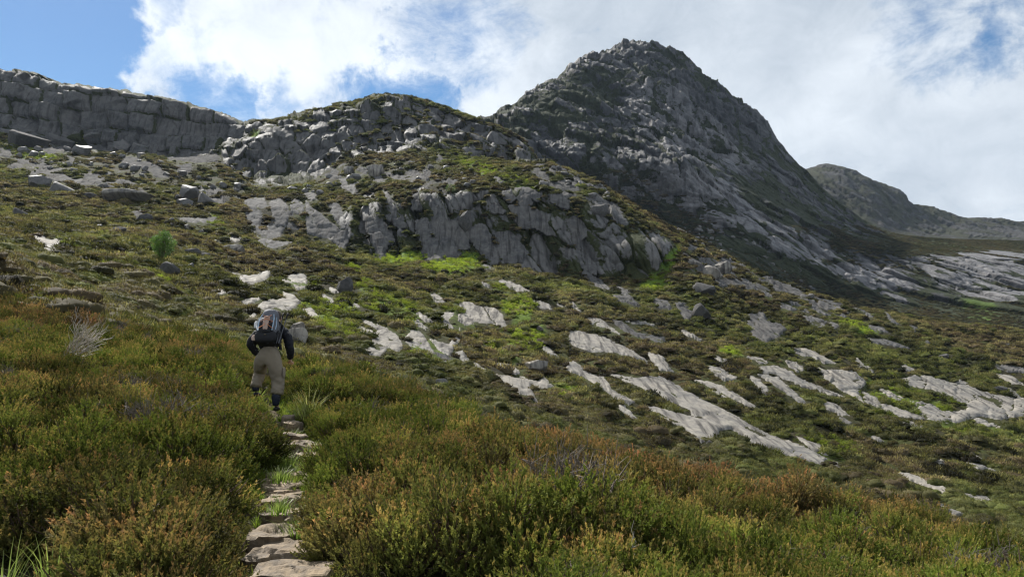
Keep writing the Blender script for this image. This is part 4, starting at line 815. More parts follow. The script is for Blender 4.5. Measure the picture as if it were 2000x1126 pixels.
def veg():
    g = np.random.default_rng(77)
    # --- near heather: shrubs of shoots
    x, y, z = sheet_sample(HS, 15500, 3.2, 25, g, 1.0, -.95, .95)
    px, py = proj(x, y, z); pd = np.abs(x - path_x(y)); wob = .07 * fbm(x * 2, y * 2, 0, 7, 2)
    rr = fbm(x / 1.1, y / 1.1, 0, 131, 3); ht = 1 + .35 * rr + .10 * (x > 0) + .40 * fbm(x / .5, y / .5, 0, 133, 2)
    edge = np.clip((pd - .34) / .55, 0, 1)
    keep = (pd + wob > np.where(y < 12.9, np.where((x < path_x(y)) & (y > 11.2), .30, .46), .1)) & ~((np.abs(px - 0) < 260) & (y < 4.6)) & ~((px < 190) & (y < 5.6))
    keep &= ~((pd < .8) & (y > 11.6) & (y < 13.6) & (x > path_x(y) - .2))
    keep &= ~((y < 5.4) & (x > -1.5) & (x < .1)) 
    x, y, z, px, py, edge, ht = (q[keep] for q in (x, y, z, px, py, edge, ht)); n = len(x)
    t1 = fbm(x / 2.2, y / 2.2, 0, 141, 3); right = sst(-.6, 1.2, x)
    crest = sst(6.2, 8.5, y) * right
    tint = np.clip(.06 + .85 * t1 + .70 * crest - .04 * (1 - right) - .30 * (1 - sst(5.0, 7.0, y)) * right + g.normal(0, .16, n), 0, 1)
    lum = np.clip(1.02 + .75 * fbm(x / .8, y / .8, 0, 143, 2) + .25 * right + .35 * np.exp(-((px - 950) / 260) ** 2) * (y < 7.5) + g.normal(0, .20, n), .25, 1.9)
    ht = ht + .32 * (x < 0) * (y < 9.5) * sst(1.9, .9, np.abs(x - path_x(y)) ) * (x < path_x(y))
    ht = np.clip(ht, .55, 1.42) * (1 - .20 * right * sst(900, 1500, px))
    sc = (.58 + .38 * edge) * ht * g.uniform(.85, 1.15, n)
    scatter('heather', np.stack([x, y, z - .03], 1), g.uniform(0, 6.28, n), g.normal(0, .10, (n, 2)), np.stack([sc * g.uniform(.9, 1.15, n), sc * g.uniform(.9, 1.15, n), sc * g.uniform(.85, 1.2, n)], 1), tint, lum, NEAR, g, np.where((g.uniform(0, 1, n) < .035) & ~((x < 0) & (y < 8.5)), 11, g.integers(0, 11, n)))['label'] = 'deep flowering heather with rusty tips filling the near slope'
    print('near', n)
    # --- middle
    x, y, z = sheet_sample(HS, 20000, 21, 60, g, .55); px, py = proj(x, y, z)
    cov = field(HS, HS.cover, x, y); keep = (SLABM(px, py) < g.uniform(.02, .25, len(px))) & (cov < .45) & (g.uniform(0, 1, len(x)) > GREENM(px, py) * .8) & ~((y < 23) & (g.uniform(0, 1, len(x)) < .5))
    x, y, z, px, py = (q[keep] for q in (x, y, z, px, py)); n = len(x)
    t1 = fbm(x / 5, y / 7, 0, 151, 3); t2 = fbm(x / 1.8, y / 2.5, 0, 153, 3); nearb = sst(34, 20, y)
    tint = np.clip(.42 + .8 * t1 + .4 * t2 + .25 * nearb + g.normal(0, .2, n), 0, 1); lum = np.clip(.88 + .6 * t2 + g.normal(0, .28, n), .2, 1.5)
    sc = g.uniform(.30, 1.0, n) ** 1.2 * (1.45 + .7 * t2)
    sc = sc * (1 - .55 * (np.maximum(np.maximum(SLABM(px, py - 7), SLABM(px, py - 20)), SLABM(px, py - 13)) > .4))
    scatter('heather', np.stack([x, y, z - .05], 1), g.uniform(0, 6.28, n), g.normal(0, .14, (n, 2)), np.stack([sc, sc, sc * g.uniform(.65, 1.15, n)], 1), tint, lum, MID, g)['label'] = 'brown and green heather cushions behind the hiker'
    print('mid', n)
    # --- far slope
    x, y, z = sheet_sample(HS, 80000, 58, 300, g, .35); px, py = proj(x, y, z)
    cov = field(HS, HS.rock, x, y); zn = field(HS, HS.zone, x, y); gr = GREENM(px, py)
    keep = (SLABM(px, py) < g.uniform(.02, .25, len(px))) & (cov + .16 * fbm(x / 1.5, y / 1.5, 0, 5, 2) < np.where(zn > 0, .40, .52)) & (g.uniform(0, 1, len(x)) > gr * .75) & (zn != 1)
    x, y, z, px, py, zn, gr = (q[keep] for q in (x, y, z, px, py, zn, gr)); n = len(x)
    t1 = fbm(x / 16, y / 22, 0, 161, 4); t2 = fbm(x / 4, y / 6, 0, 163, 3)
    tint = np.clip(.50 + .9 * t1 + .5 * t2 - .5 * gr + g.normal(0, .22, n), 0, 1); lum = np.clip(.90 + 1.0 * t2 + .3 * gr + g.normal(0, .34, n), .15, 1.9)
    sc = (.50 + 1.6 * g.uniform(0, 1, n) ** 2.2) * np.interp(y, [60, 150, 300], [.85, 1.05, 1.25]) * np.where(zn == 3, .75, 1)
    sc = sc * (1 - .5 * (np.maximum(SLABM(px, py - 5), SLABM(px, py - 9)) > .4))
    scatter('heather', np.stack([x, y + np.where(zn == 3, -.4, 0), z - .08], 1), g.uniform(0, 6.28, n), g.normal(0, .15, (n, 2)), np.stack([sc, sc, sc * g.uniform(.6, 1.15, n)], 1), tint, lum, FARC, g)['label'] = 'dark heather mantle of the far hillside'
    print('far', n)
    # --- plants on the mountain's foot and the level ground before the far ridge
    x, y, z = sheet_sample(MS, 60000, 255, 640, g, .3, -.1, .8); vg = 1 - field(MS, MS.rock, x, y); px, py = proj(x, y, z); fl = (y < 400) | (py > 440)
    keep = (vg > .62) & fl; x, y, z = x[keep], y[keep], z[keep]; n = len(x); t1 = fbm(x / 20, y / 30, 0, 181, 3); sc = g.uniform(1.2, 2.4, n)
    scatter('heather', np.stack([x, y, z - .1], 1), g.uniform(0, 6.28, n), g.normal(0, .1, (n, 2)), np.stack([sc, sc, sc * .6], 1), np.clip(.6 + .7 * t1 + g.normal(0, .2, n), 0, 1), np.clip(.5 + .4 * t1 + g.normal(0, .12, n), .2, 1), FARC, g)['label'] = 'dark heather at the foot of the mountain'
    print('foot', n)
    # --- bracken and bright grass
    x, y, z = sheet_sample(HS, 120000, 26, 300, g, .25, -.7, .7); px, py = proj(x, y, z); gr = GREENM(px, py); nn = fbm(x / 2.5, y / 3.5, 0, 171, 3)
    keep = (g.uniform(0, 1, len(x)) < sst(.35, .95, gr + 1.2 * nn * (gr > .05))) & (gr > .06) & (SLABM(px, py) < .4)
    x, y, z, gr = (q[keep] for q in (x, y, z, gr)); n = len(x)
    sc = g.uniform(.6, 1.15, n) * np.interp(y, [26, 90, 300], [.45, .85, 1.3])
    scatter('bracken', np.stack([x, y, z], 1), g.uniform(0, 6.28, n), g.normal(0, .2, (n, 2)), np.stack([sc, sc, sc], 1), g.uniform(0, 1, n) * (1.3 - gr), np.clip(.30 + .75 * gr + g.normal(0, .15, n), .3, 1.3), FERNF, g)['label'] = 'lime green bracken and grass growing in patches below the crag'
    print('fern', n)
veg()
print('veg', time.time() - T0)
# ------------------------------------------------------------------ slabs traced from the hillside, boulders, scattered stones
def l_is_small(l): return l in (STREAK, PATCH)
def build_slab(i, pts, label):
    P = np.asarray(pts, float); sz = max(np.ptp(P[:, 0]), np.ptp(P[:, 1])); st = 1.5 if sz < 60 else 2.2 if sz < 200 else 3.0
    x = np.arange(P[:, 0].min() - 6, P[:, 0].max() + 6.1, st); y = np.arange(P[:, 1].min() - 6, P[:, 1].max() + 6.1, st * .8)
    X, Y = np.meshgrid(x, y); sd0 = poly_sd(pts, X, Y); sd = sd0 + 1.3 + 4.2 * fbm(X / 10, Y / 5, i, 201, 5, .65)
    use = sd > -4.5; ids = -np.ones(X.shape, int); ids[use] = np.arange(use.sum())
    H = HS.hit(X[use], Y[use]); d = H[:, 1]; s_ = sd[use]; mpp = d / F           # metres per photo pixel
    med = np.median(d); ok = (d < med * 1.35) & (d > med * .7)
    th = np.clip(.06 + .0013 * d, .10, .3)
    along = H[:, 0] + .5 * H[:, 2]; across = H[:, 2] - .3 * H[:, 0]
    rid = fbm(H[:, 0] / 1.6, H[:, 1] / 1.6, H[:, 2], 203, 4) * .10 + .16 * fbm((H[:, 0] * .8 + H[:, 1] * .5) / 1.1, (H[:, 1] * .5 - H[:, 0] * .4) / 7, 0, 205, 3)
    kb = .35 if med < 100 else .9
    hb, gb, _ = blocks(along / 3.4, across / 2.6 + H[:, 1] / 6, 207 + i, .9, .9)
    lift = th * (sst(-1.5, 3.2, s_) * 1.25 - .42) + (s_ > 0) * sst(0, 4, s_) * (rid + kb * (.26 * hb - .20 * gb))
    Z = H[:, 2] + lift * .92; Yn = H[:, 1] - lift * .45
    q = [(ids[a, b], ids[a, b + 1], ids[a + 1, b + 1], ids[a + 1, b]) for a in range(X.shape[0] - 1) for b in range(X.shape[1] - 1) if use[a, b] and use[a + 1, b] and use[a, b + 1] and use[a + 1, b + 1]]
    q = [f for f in q if all(ok[k] for k in f)]
    if not q: print('no slab', label); return
    q = np.array(q); u, inv = np.unique(q, return_inverse=True); V = np.stack([H[:, 0], Yn, Z], 1)[u]
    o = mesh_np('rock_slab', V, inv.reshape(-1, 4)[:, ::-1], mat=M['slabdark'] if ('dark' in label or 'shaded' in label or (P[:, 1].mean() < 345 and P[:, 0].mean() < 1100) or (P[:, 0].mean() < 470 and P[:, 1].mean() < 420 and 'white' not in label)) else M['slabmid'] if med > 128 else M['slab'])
    md = o.modifiers.new('thickness', 'SOLIDIFY'); md.thickness = float(np.median(th)) * 1.5; md.offset = -1
    tag(o, label, 'rock slab', 'thin streaks of bare rock' if l_is_small(label) else 'bare granite slabs on the hillside', 'thing')
for i, (p_, l_) in enumerate(SLABS): build_slab(i, p_, l_)
print('slabs', time.time() - T0)
def rock_mesh(seed, cuts=11, sub=3, rough=.05):
    import bmesh
    g = np.random.default_rng(seed); bm = bmesh.new(); bmesh.ops.create_icosphere(bm, subdivisions=2, radius=1.25)
    for k in range(cuts):
        n = g.normal(0, 1, 3); n /= np.linalg.norm(n); dd = g.uniform(.62, .95)
        bmesh.ops.bisect_plane(bm, geom=bm.verts[:] + bm.edges[:] + bm.faces[:], plane_co=Vector(n * dd), plane_no=Vector(n), clear_outer=True)
        bmesh.ops.contextual_create(bm, geom=[e for e in bm.edges if e.is_boundary])
    bmesh.ops.convex_hull(bm, input=bm.verts[:]); loose = [v for v in bm.verts if not v.link_faces]; bmesh.ops.delete(bm, geom=loose, context='VERTS')
    bmesh.ops.dissolve_limit(bm, angle_limit=.05, verts=bm.verts[:], edges=bm.edges[:])
    bmesh.ops.bevel(bm, geom=bm.edges[:], offset=.05, segments=2, affect='EDGES', profile=.6)
    bmesh.ops.triangulate(bm, faces=bm.faces[:]); bmesh.ops.subdivide_edges(bm, edges=[e for e in bm.edges if e.calc_length() > .16], cuts=2, use_grid_fill=True)
    bmesh.ops.triangulate(bm, faces=bm.faces[:])
    co = np.array([v.co for v in bm.verts]); nz = fbm(co[:, 0] * 2.2 + seed, co[:, 1] * 2.2, co[:, 2] * 2.2, seed, 4) * rough * 1.6; fl = blocks(co[:, 0] * 1.6 + co[:, 2] * .5, co[:, 2] * 1.9 + co[:, 1], seed, .9, .8)
    for v, a, b in zip(bm.verts, nz, fl[0]): v.co *= 1 + a + .04 * b
    me = bpy.data.meshes.new('boulder'); bm.to_mesh(me); bm.free()
    c = np.array([v.co for v in me.vertices]); lo, hi = c.min(0), c.max(0); c = (c - (lo + hi) / 2) / ((hi - lo) / 2); me.vertices.foreach_set('co', c.astype(np.float32).ravel()); me.update()
    for p in me.polygons: p.use_smooth = True
    try: me.set_sharp_from_angle(angle=R(38))
    except Exception: pass
    me.materials.append(M['boulder']); return me
ROCKS = [rock_mesh(500 + k, 9 + k % 5) for k in range(10)]
ROCKS.append(rock_mesh(941, 26, 3, .035))
for x0, y0, x1, y1, label, seed in BOULDERS:
    near = x0 < 1 and y0 > 1000
    if near: p = np.array([(18 - 1000) / F * 4.9, 4.9, float(HS.z((18 - 1000) / F * 4.9, 4.9)[0])])
    else: p = HS.hit((x0 + x1) / 2, y1 - (y1 - y0) * (.55 if 'on top' in label else .10))[0]
    if 'on top' in label: p = HS.hit(575, 668)[0] + np.array([0, .55, .65])
    me = ROCKS[10 if 'rounded' in label or 'dome' in label else seed % 10]; dark = any(k in label for k in ('dark', 'shaded', 'broken', 'huge'))  # blocks labelled shaded take the dark rock too, their shade put into the colour
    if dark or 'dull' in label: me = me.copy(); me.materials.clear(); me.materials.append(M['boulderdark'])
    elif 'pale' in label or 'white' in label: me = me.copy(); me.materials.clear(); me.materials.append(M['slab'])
    w = (x1 - x0) / F * p[1] / 2; h = (y1 - y0) / F * p[1] / 2
    o = bpy.data.objects.new('boulder', me); COL.objects.link(o)
    o.scale = (w * 1.05, (w + h) * .5, h * 1.10); o.rotation_euler = (0, R((seed * 37) % 17 - 8), R((seed * 53) % 40 - 20)); o.location = (p[0], p[1] + w * .4, p[2] + h * (.60 if not near else .3))
    tag(o, label, 'boulder', 'boulders on the hillside')
def stones():
    g = np.random.default_rng(9)
    small = [rock_mesh(600 + k, 8, 2, .04) for k in range(6)]
    zones = [  # px range, line of py, spread, count, size px, label, group
        ([(1075,325),(1130,350),(1190,378),(1230,392)], 20, 72, (4, 15), 'small pale stone of the scree along the crest of the spur', 'scree stones along the crest of the spur'),
        ([(1330,452),(1420,475),(1500,505),(1590,545)], 26, 80, (4, 13), 'small white stone strewn on dark heather at the foot of the mountain', 'white stones at the foot of the mountain'),
        ([(20,300),(120,310),(240,325),(380,350),(470,380)], 22, 62, (5, 22), 'small grey stone half sunk in heather below the left cliff', 'stones in heather below the left cliff'),
        ([(60,410),(200,430),(340,440),(440,470)], 36, 24, (4, 13), 'small grey stone on the left slope around the little tree', 'stones on the left slope around the tree'),
        ([(560,375),(700,345),(840,330),(960,360)], 24, 46, (5, 18), 'small pale block in heather between the two crags', 'blocks between the two crags')]
    for line, sp, n, (a, b), label, group in zones:
        L = np.array(line, float)
        for k in range(n):
            px = g.uniform(L[0, 0], L[-1, 0]); py = np.interp(px, L[:, 0], L[:, 1]) + g.normal(0, sp * .55); s_ = a + (b - a) * g.uniform(0, 1) ** 2.2
            if 'foot of the mountain' in group and g.uniform() < .0: continue
            p = HS.hit(px, py)[0]
            if 'foot of the mountain' in group:
                q = MS.hit(px, py)[0]
                if q[1] < p[1] or p[1] > 300: p = q
            if not 40 < p[1] < 520: continue
            m_ = s_ * p[1] / F / 2
            o = bpy.data.objects.new('stone', small[k % 6]); COL.objects.link(o); o.location = (p[0], p[1], p[2] + m_ * .35); o.scale = (m_ * g.uniform(.9, 1.4), m_, m_ * g.uniform(.6, 1.0)); o.rotation_euler = (g.uniform(-.3, .3), g.uniform(-.3, .3), g.uniform(0, 6))
            tag(o, label, 'stone', group)
stones()
print('stones', time.time() - T0)
# ------------------------------------------------------------------ stone steps, grass, small tree, bleached bush
# (left, right, front top edge py, range, rise, tread depth, label)
STEPS = [
 (478, 640, 1128, 5.15, .10, .45, 'lowest visible stone step at the bottom edge of the view'),
 (472, 608, 1086, 5.75, .17, .55, 'largest flat step, tan with a deep black shadow under its front edge'),
 (474, 560, 1048, 6.25, .10, .45, 'cracked grey step lying on the largest flat step'),
 (500, 578, 1004, 6.95, .17, .50, 'tan step with a tuft of grass in front and a dark hollow on its left'),
 (560, 582, 973, 7.35, .08, .20, 'small block wedged by the right side of the path'),
 (505, 548, 980, 7.30, .07, .30, 'short slanting stone left of the small wedged block'),
 (522, 584, 965, 7.65, .06, .25, 'thin curved stone above the small wedged block'),
 (482, 562, 952, 7.95, .06, .40, 'pale flat step with grass growing over its right end'),
 (478, 536, 941, 8.25, .05, .22, 'narrow dark edged step on the left of the path'),
 (490, 606, 927, 8.55, .07, .28, 'long thin step across the whole path'),
 (562, 622, 889, 9.35, .05, .30, 'thin half buried step right below the thick rounded step'),
 (546, 636, 868, 9.85, .13, .38, 'thick rounded step with a dark front, above the shaded grass'),
 (548, 592, 849, 10.35, .06, .30, 'mossy step just above the thick rounded step'),
 (552, 580, 826, 10.9, .06, .3, 'small earthy step behind the mossy one'),
 (545, 572, 812, 11.4, .06, .3, 'highest small stone of the path, below the boot of the hiker'),
]
def step_stone(x0, x1, py, d, rise, depth, label, seed):
    g = np.random.default_rng(seed); u0, s_ = ray(x0, py); u1, _ = ray(x1, py); cx = (u0 + u1) / 2 * d; w = (u1 - u0) * d * 1.03; zt = EYE + s_ * d
    n = 40; m_ = 22; V = []; hb = rise + .10
    # slab outline: rounded irregular rectangle, top grid then sides
    th = np.linspace(0, math.tau, n, endpoint=False); ex = 5.0
    rad = (np.abs(np.cos(th)) ** ex + np.abs(np.sin(th)) ** ex) ** (-1 / ex) * (1 + .13 * fbm(np.cos(th) * 1.3 + seed, np.sin(th) * 1.3, 0, seed, 2) + .10 * (blocks(np.cos(th) * 1.9 + seed, np.sin(th) * 1.9, seed)[0]))
    ox, oy = np.cos(th) * rad * w / 2, np.sin(th) * rad * depth / 2
    rings = [(1 - k / 9, 0) for k in range(9, 0, -1)][::-1]
    prof = [(f, 0.0) for f in np.linspace(.12, .90, 8)] + [(.96, -.008), (1.0, -.03), (1.015, -.07 * hb / .2), (1.0, -.6 * hb), (.97, -hb), (.9, -hb - .06)]
    V = [(0, 0, 0)]
    for f, z in prof:
        for k in range(n): V.append((ox[k] * f, oy[k] * f, z))
    V = np.array(V); R0 = fbm(V[:, 0] * 5 + seed, V[:, 1] * 5, V[:, 2] * 7, seed + 3, 4); L0 = blocks(V[:, 0] * 5 + seed, V[:, 1] * 8 + V[:, 2] * 12, seed + 5, .9, 1.0, .4)
    side = V[:, 2] < -.02
    V[:, 2] += np.where(side, 0, .018 * R0 + .026 * L0[0] - .014 * L0[1]) + g.normal(0, .05) * V[:, 0] + .10 * V[:, 1] * 0; V[:, 1] += np.where(side, .02 * R0 + .035 * L0[0], 0)
    T = [(0, 1 + k, 1 + (k + 1) % n) for k in range(n)]; Q = []
    for j in range(len(prof) - 1):
        for k in range(n): a = 1 + j * n + k; b = 1 + j * n + (k + 1) % n; Q.append((a, a + n, b + n, b))
    o = mesh_np('stone_step', V, Q, T, mat=M['step']); o.location = (cx, d + depth * .5, zt); o.rotation_euler = (0, 0, g.normal(0, .12))
    o.data.set_sharp_from_angle(angle=R(32))
    tag(o, label, 'step', 'stone steps of the path')
for i, s_ in enumerate(STEPS): step_stone(*s_, 700 + i)
GR = [grass_clump(800 + k, 70, .34, .10, .7) for k in range(3)]
def tufted(px, d, label, proto, sc, tint, lum, dz=0.0, group=None, dx=0.0):
    u, _ = ray(px, 900); x = float(u * d); z = float(HS.z(x, d)[0]) + dz; o = bpy.data.objects.new('grass_tuft', proto.data); COL.objects.link(o); o.location = (x, d, z); o.scale = (sc, sc, sc)
    o.rotation_euler = (0, 0, px % 6); tag(o, label, 'grass tuft', group or 'grass tufts by the path'); return o
def grass_material(name, a, b):
    m_ = bpy.data.materials.new(name); m_.use_nodes = True; t = m_.node_tree; t.nodes.clear(); node, link, m, mix, rng, noise, mapping = NT(t); out = node('ShaderNodeOutputMaterial')
    tip = node('ShaderNodeAttribute', attribute_name='tip').outputs['Fac']; rnd = node('ShaderNodeAttribute', attribute_name='rnd').outputs['Fac']
    c = mix(rnd, a, b); c = mix(m('MULTIPLY', tip, .35), c, (.45, .42, .15)); d = node('ShaderNodeBsdfPrincipled'); link(c, d.inputs['Base Color']); d.inputs['Roughness'].default_value = .5
    tr = node('ShaderNodeBsdfTranslucent'); link(c, tr.inputs['Color']); ms = node('ShaderNodeMixShader'); ms.inputs[0].default_value = .5; link(d.outputs[0], ms.inputs[1]); link(tr.outputs[0], ms.inputs[2]); link(ms.outputs[0], out.inputs[0]); return m_
GM = grass_material('tuft_blade', (.10, .19, .02), (.20, .30, .05)); GM2 = grass_material('pale_blade', (.20, .26, .06), (.36, .36, .14))
G1 = grass_clump(810, 46, .34, .05, .55, .008).build('grass_tuft', GM); G1.hide_render = True
G2 = grass_clump(811, 42, .50, .16, .45, .010).build('grass_tuft', GM); G3 = grass_clump(812, 110, .16, .16, .9, .006).build('grass_tuft', GM); G4 = grass_clump(813, 70, .42, .12, .8, .006).build('grass_tuft', GM2)
tufted(488, 8.75, 'bright upright grass tuft on the left of the path by the long thin step', G1, 1.05, 0, 1).hide_render = False
tufted(14, 4.7, 'tall grass blades in the bottom left corner behind the pale stone', G2, .95, 0, 1)
tufted(108, 4.75, 'tall grass blades right of the bottom left corner tuft', G2, .9, 0, 1); tufted(150, 4.6, 'pale dry grass blades at the bottom left, right of the tall green ones', G4, .9, 0, 1)
tufted(548, 6.75, 'short green grass on the front of the tan step', G3, .95, 0, 1, .16); tufted(612, 9.9, 'green grass by the right end of the thick rounded step', G3, 1.2, 0, 1, .02)
tufted(548, 8.3, 'low grass between the pale flat step and the long thin step', G3, 1.1, 0, 1, .02); tufted(525, 9.0, 'shaded grass behind the long thin step, left side', G3, 1.3, 0, 1, .0); tufted(560, 9.1, 'shaded grass behind the long thin step, middle', G3, 1.4, 0, 1, .0)
tufted(600, 8.9, 'shaded grass behind the long thin step, right side', G3, 1.3, 0, 1, 0); tufted(600, 11.9, 'tall loose grass right of the boot of the hiker', G4, 1.5, 0, 1); tufted(575, 11.6, 'bright grass right beside the dark gaiter of the hiker', G1, 1.2, 0, 1).hide_render = False
tufted(618, 12.6, 'loose pale grass behind the right hand tuft by the hiker', G4, 1.3, 0, 1); tufted(566, 10.7, 'low bright grass beside the mossy step', G3, 1.2, 0, 1, .02); tufted(500, 13.2, 'grass between the legs of the hiker', G1, 1.2, 0, 1).hide_render = False
tufted(585, 6.5, 'short grass at the right side of the path below the wedged block', G3, 1.0, 0, 1, .03)
for o in (G1, G2, G3, G4): bpy.data.objects.remove(o)
def path_turf():
    """short turf and weeds along the whole path, nobody could count it"""
    g = np.random.default_rng(5); n = 2600; y = g.uniform(5, 13.6, n); side = g.uniform(-1, 1, n); x = path_x(y) + np.sign(side) * (np.abs(side) ** .6) * .48
    for a, b, c, d, *_ in STEPS: pass
    keep = np.ones(n, bool); px, py = proj(x, y, HS.z(x, y))
    keep &= (np.abs(x - path_x(y)) > .22) | (g.uniform(0, 1, n) < .45)
    for x0, x1, pf, d, rise, dep, _l in STEPS: keep &= ~((px > x0 + 3) & (px < x1 - 3) & (y > d - .02) & (y < d + dep * .85))
    keep &= g.uniform(0, 1, n) < np.where(y < 7.5, .35, .9)
    x, y = x[keep], y[keep]; z = HS.z(x, y); n = len(x); sc = g.uniform(.25, .8, n) * np.where(y > 11, 1.3, 1)
    turf = collection('turf', [grass_clump(830 + k, 26, .20, .06, .8, .006).build('turf', M['grass']) for k in range(4)])
    scatter('grass', np.stack([x, y, z], 1), g.uniform(0, 6.28, n), g.normal(0, .15, (n, 2)), np.stack([sc, sc, sc], 1), g.uniform(0, .7, n), g.uniform(.5, 1.1, n), turf, g)['label'] = 'short green turf growing between the stone steps'
path_turf()
def limb(t, a, b, r0, r1, g, wob=.08, n=6):
    a, b = np.asarray(a, float), np.asarray(b, float); L = np.linalg.norm(b - a); q = np.linspace(0, 1, n)[:, None]; P = a + (b - a) * q + g.normal(0, wob * L * .4, (n, 3)) * np.sin(q * math.pi); strip(t, P, np.linspace(r0, r1, n)); return P
def small_tree(px, py, hpx, wpx, label, seed, nleaf=5200):
    p = HS.hit(px, py)[0]; mpp = p[1] / F; H, Wd = hpx * mpp, wpx * mpp / 2; g = np.random.default_rng(seed); root = bpy.data.objects.new('small_tree', None); COL.objects.link(root); root.location = p; tag(root, label, 'tree')
    tk = Tri(); cr = Tri()
    P = limb(tk, (0, 0, -.2), (.05 * H, 0, H * .82), .045 * H, .012 * H, g, .06, 9); ends = []
    for k in range(26):
        b = P[min(8, 2 + k % 7)]; a = g.uniform(0, math.tau); q = g.uniform(.35, 1.0); zz = H * (.30 + .62 * q); r = Wd * .8 * math.sin(math.pi * min(1, (zz / H - .18) / .85)) ** .7 * g.uniform(.6, 1)
        e = np.array([r * math.cos(a), r * math.sin(a), zz]); limb(tk, b, e, .014 * H, .004 * H, g, .12, 5); ends.append(e)
    n = nleaf; z = g.beta(1.9, 1.7, n) * .82 + .18; prof = np.sin(np.pi * np.clip((z - .14) / .90, 0, 1)) ** .62; a = g.uniform(0, math.tau, n); rr = Wd * prof * g.uniform(.15, 1, n) ** .5
    lob = 1 + .42 * fbm(np.cos(a) * 2.2 + seed, np.sin(a) * 2.2, z * 6, seed, 3); B = np.stack([rr * lob * np.cos(a), rr * lob * np.sin(a), z * H * (1 + .03 * g.normal(0, 1, n))], 1)
    gap = fbm(B[:, 0] / H * 9, B[:, 1] / H * 9, B[:, 2] / H * 9, seed + 2, 2) > -.22; B = B[gap]; n = len(B)
    D = np.stack([B[:, 0] / Wd, B[:, 1] / Wd, np.full(n, .5)], 1) + g.normal(0, .45, (n, 3)); leaves(cr, B, D, .055 * H, .020 * H, np.clip(np.hypot(B[:, 0], B[:, 1]) / Wd, 0, 1), g.uniform(0, 1, n), g)
    o = tk.build('trunk', M['stem'], True, root); c = cr.build('crown', M['treeleaf'], True, root)
small_tree(317, 514, 64, 40, 'small egg shaped green tree standing alone on the left slope', 21)
small_tree(880, 380, 22, 20, 'tiny pale green sapling above the slabby crag', 23, 700)
small_tree(1296, 482, 16, 9, 'tiny green sapling at the dark right end of the crag', 25, 400)
def bleached():
    g = np.random.default_rng(31); u, _ = ray(150, 690); d = 13.2; x = float(u * d); z = float(HS.z(x, d)[0]); root = bpy.data.objects.new('dead_bush', None); COL.objects.link(root); root.location = (x, d, z); tag(root, 'bleached silvery dead bush lying over in the heather left of the hiker', 'bush')
    for k in range(5):
        t = Tri(); b = np.array([-.28 + g.normal(0, .05), g.normal(0, .08), .18]); a = .25 + .16 * k + g.normal(0, .04); e = np.array([.62 * math.cos(a) * g.uniform(.85, 1.15), -.1 + g.normal(0, .1), .30 + .62 * math.sin(a)]); P = limb(t, b, b + e * .98, .013, .005, g, .1, 7)
        for j in range(17):
            s_ = P[g.integers(1, 6)]; q = e / np.linalg.norm(e) + g.normal(0, .28, 3); P2 = limb(t, s_, s_ + q * g.uniform(.14, .38), .006, .0022, g, .2, 5)
            for _ in range(3): s2 = P2[g.integers(1, 5)]; limb(t, s2, s2 + (q + g.normal(0, .35, 3)) * g.uniform(.06, .16), .003, .0012, g, .2, 4)
        t.build('branch', M['deadwood'], True, root)
bleached()
def twig(px, d, ex, ez, label, seed, zoff=.25):
    g = np.random.default_rng(seed); u, _ = ray(px, 900); x = float(u * d); z = float(HS.z(x, d)[0]); t = Tri(); P = limb(t, (0, 0, zoff), (ex, -.05, zoff + ez), .010, .004, g, .12, 7)
    for j in range(9): s_ = P[g.integers(2, 7)]; limb(t, s_, s_ + np.array([ex, 0, ez]) * .25 + g.normal(0, .05, 3), .004, .0015, g, .2, 4)
    o = t.build('dead_twig', M['deadwood'], True); o.location = (x, d, z); tag(o, label, 'twig', 'dead twigs in the heather')
twig(245, 5.35, .22, .07, 'bare silver twig on the shaded bank in the lower left', 41, .36); twig(1215, 4.9, .05, .30, 'bare upright stems showing under the heather at the bottom of the view', 43, .05); twig(640, 10.6, .28, .22, 'dry straw coloured twig right of the path above the thick step', 45, .15)
print('path', time.time() - T0)

def rubble():
    g = np.random.default_rng(66); ms = [rock_mesh(950 + k, 10, 2, .05) for k in range(5)]
    for me in ms: me.materials.clear(); me.materials.append(M['step'])
    for k in range(70):
        y = g.uniform(5.1, 12.2); x = float(path_x(y)) + g.choice([-1, 1]) * g.uniform(.12, .42); r = g.uniform(.025, .085); z = float(HS.z(x, y)[0]); o = bpy.data.objects.new('path_stone', ms[k % 5]); COL.objects.link(o)
        o.location = (x, y, z + r * .25); o.scale = (r * 1.3, r, r * .65); o.rotation_euler = (g.uniform(-.3, .3), g.uniform(-.3, .3), g.uniform(0, 6)); tag(o, 'small loose stone bedded in the soil at the side of the stone steps', 'stone', 'loose stones beside the steps')
rubble()
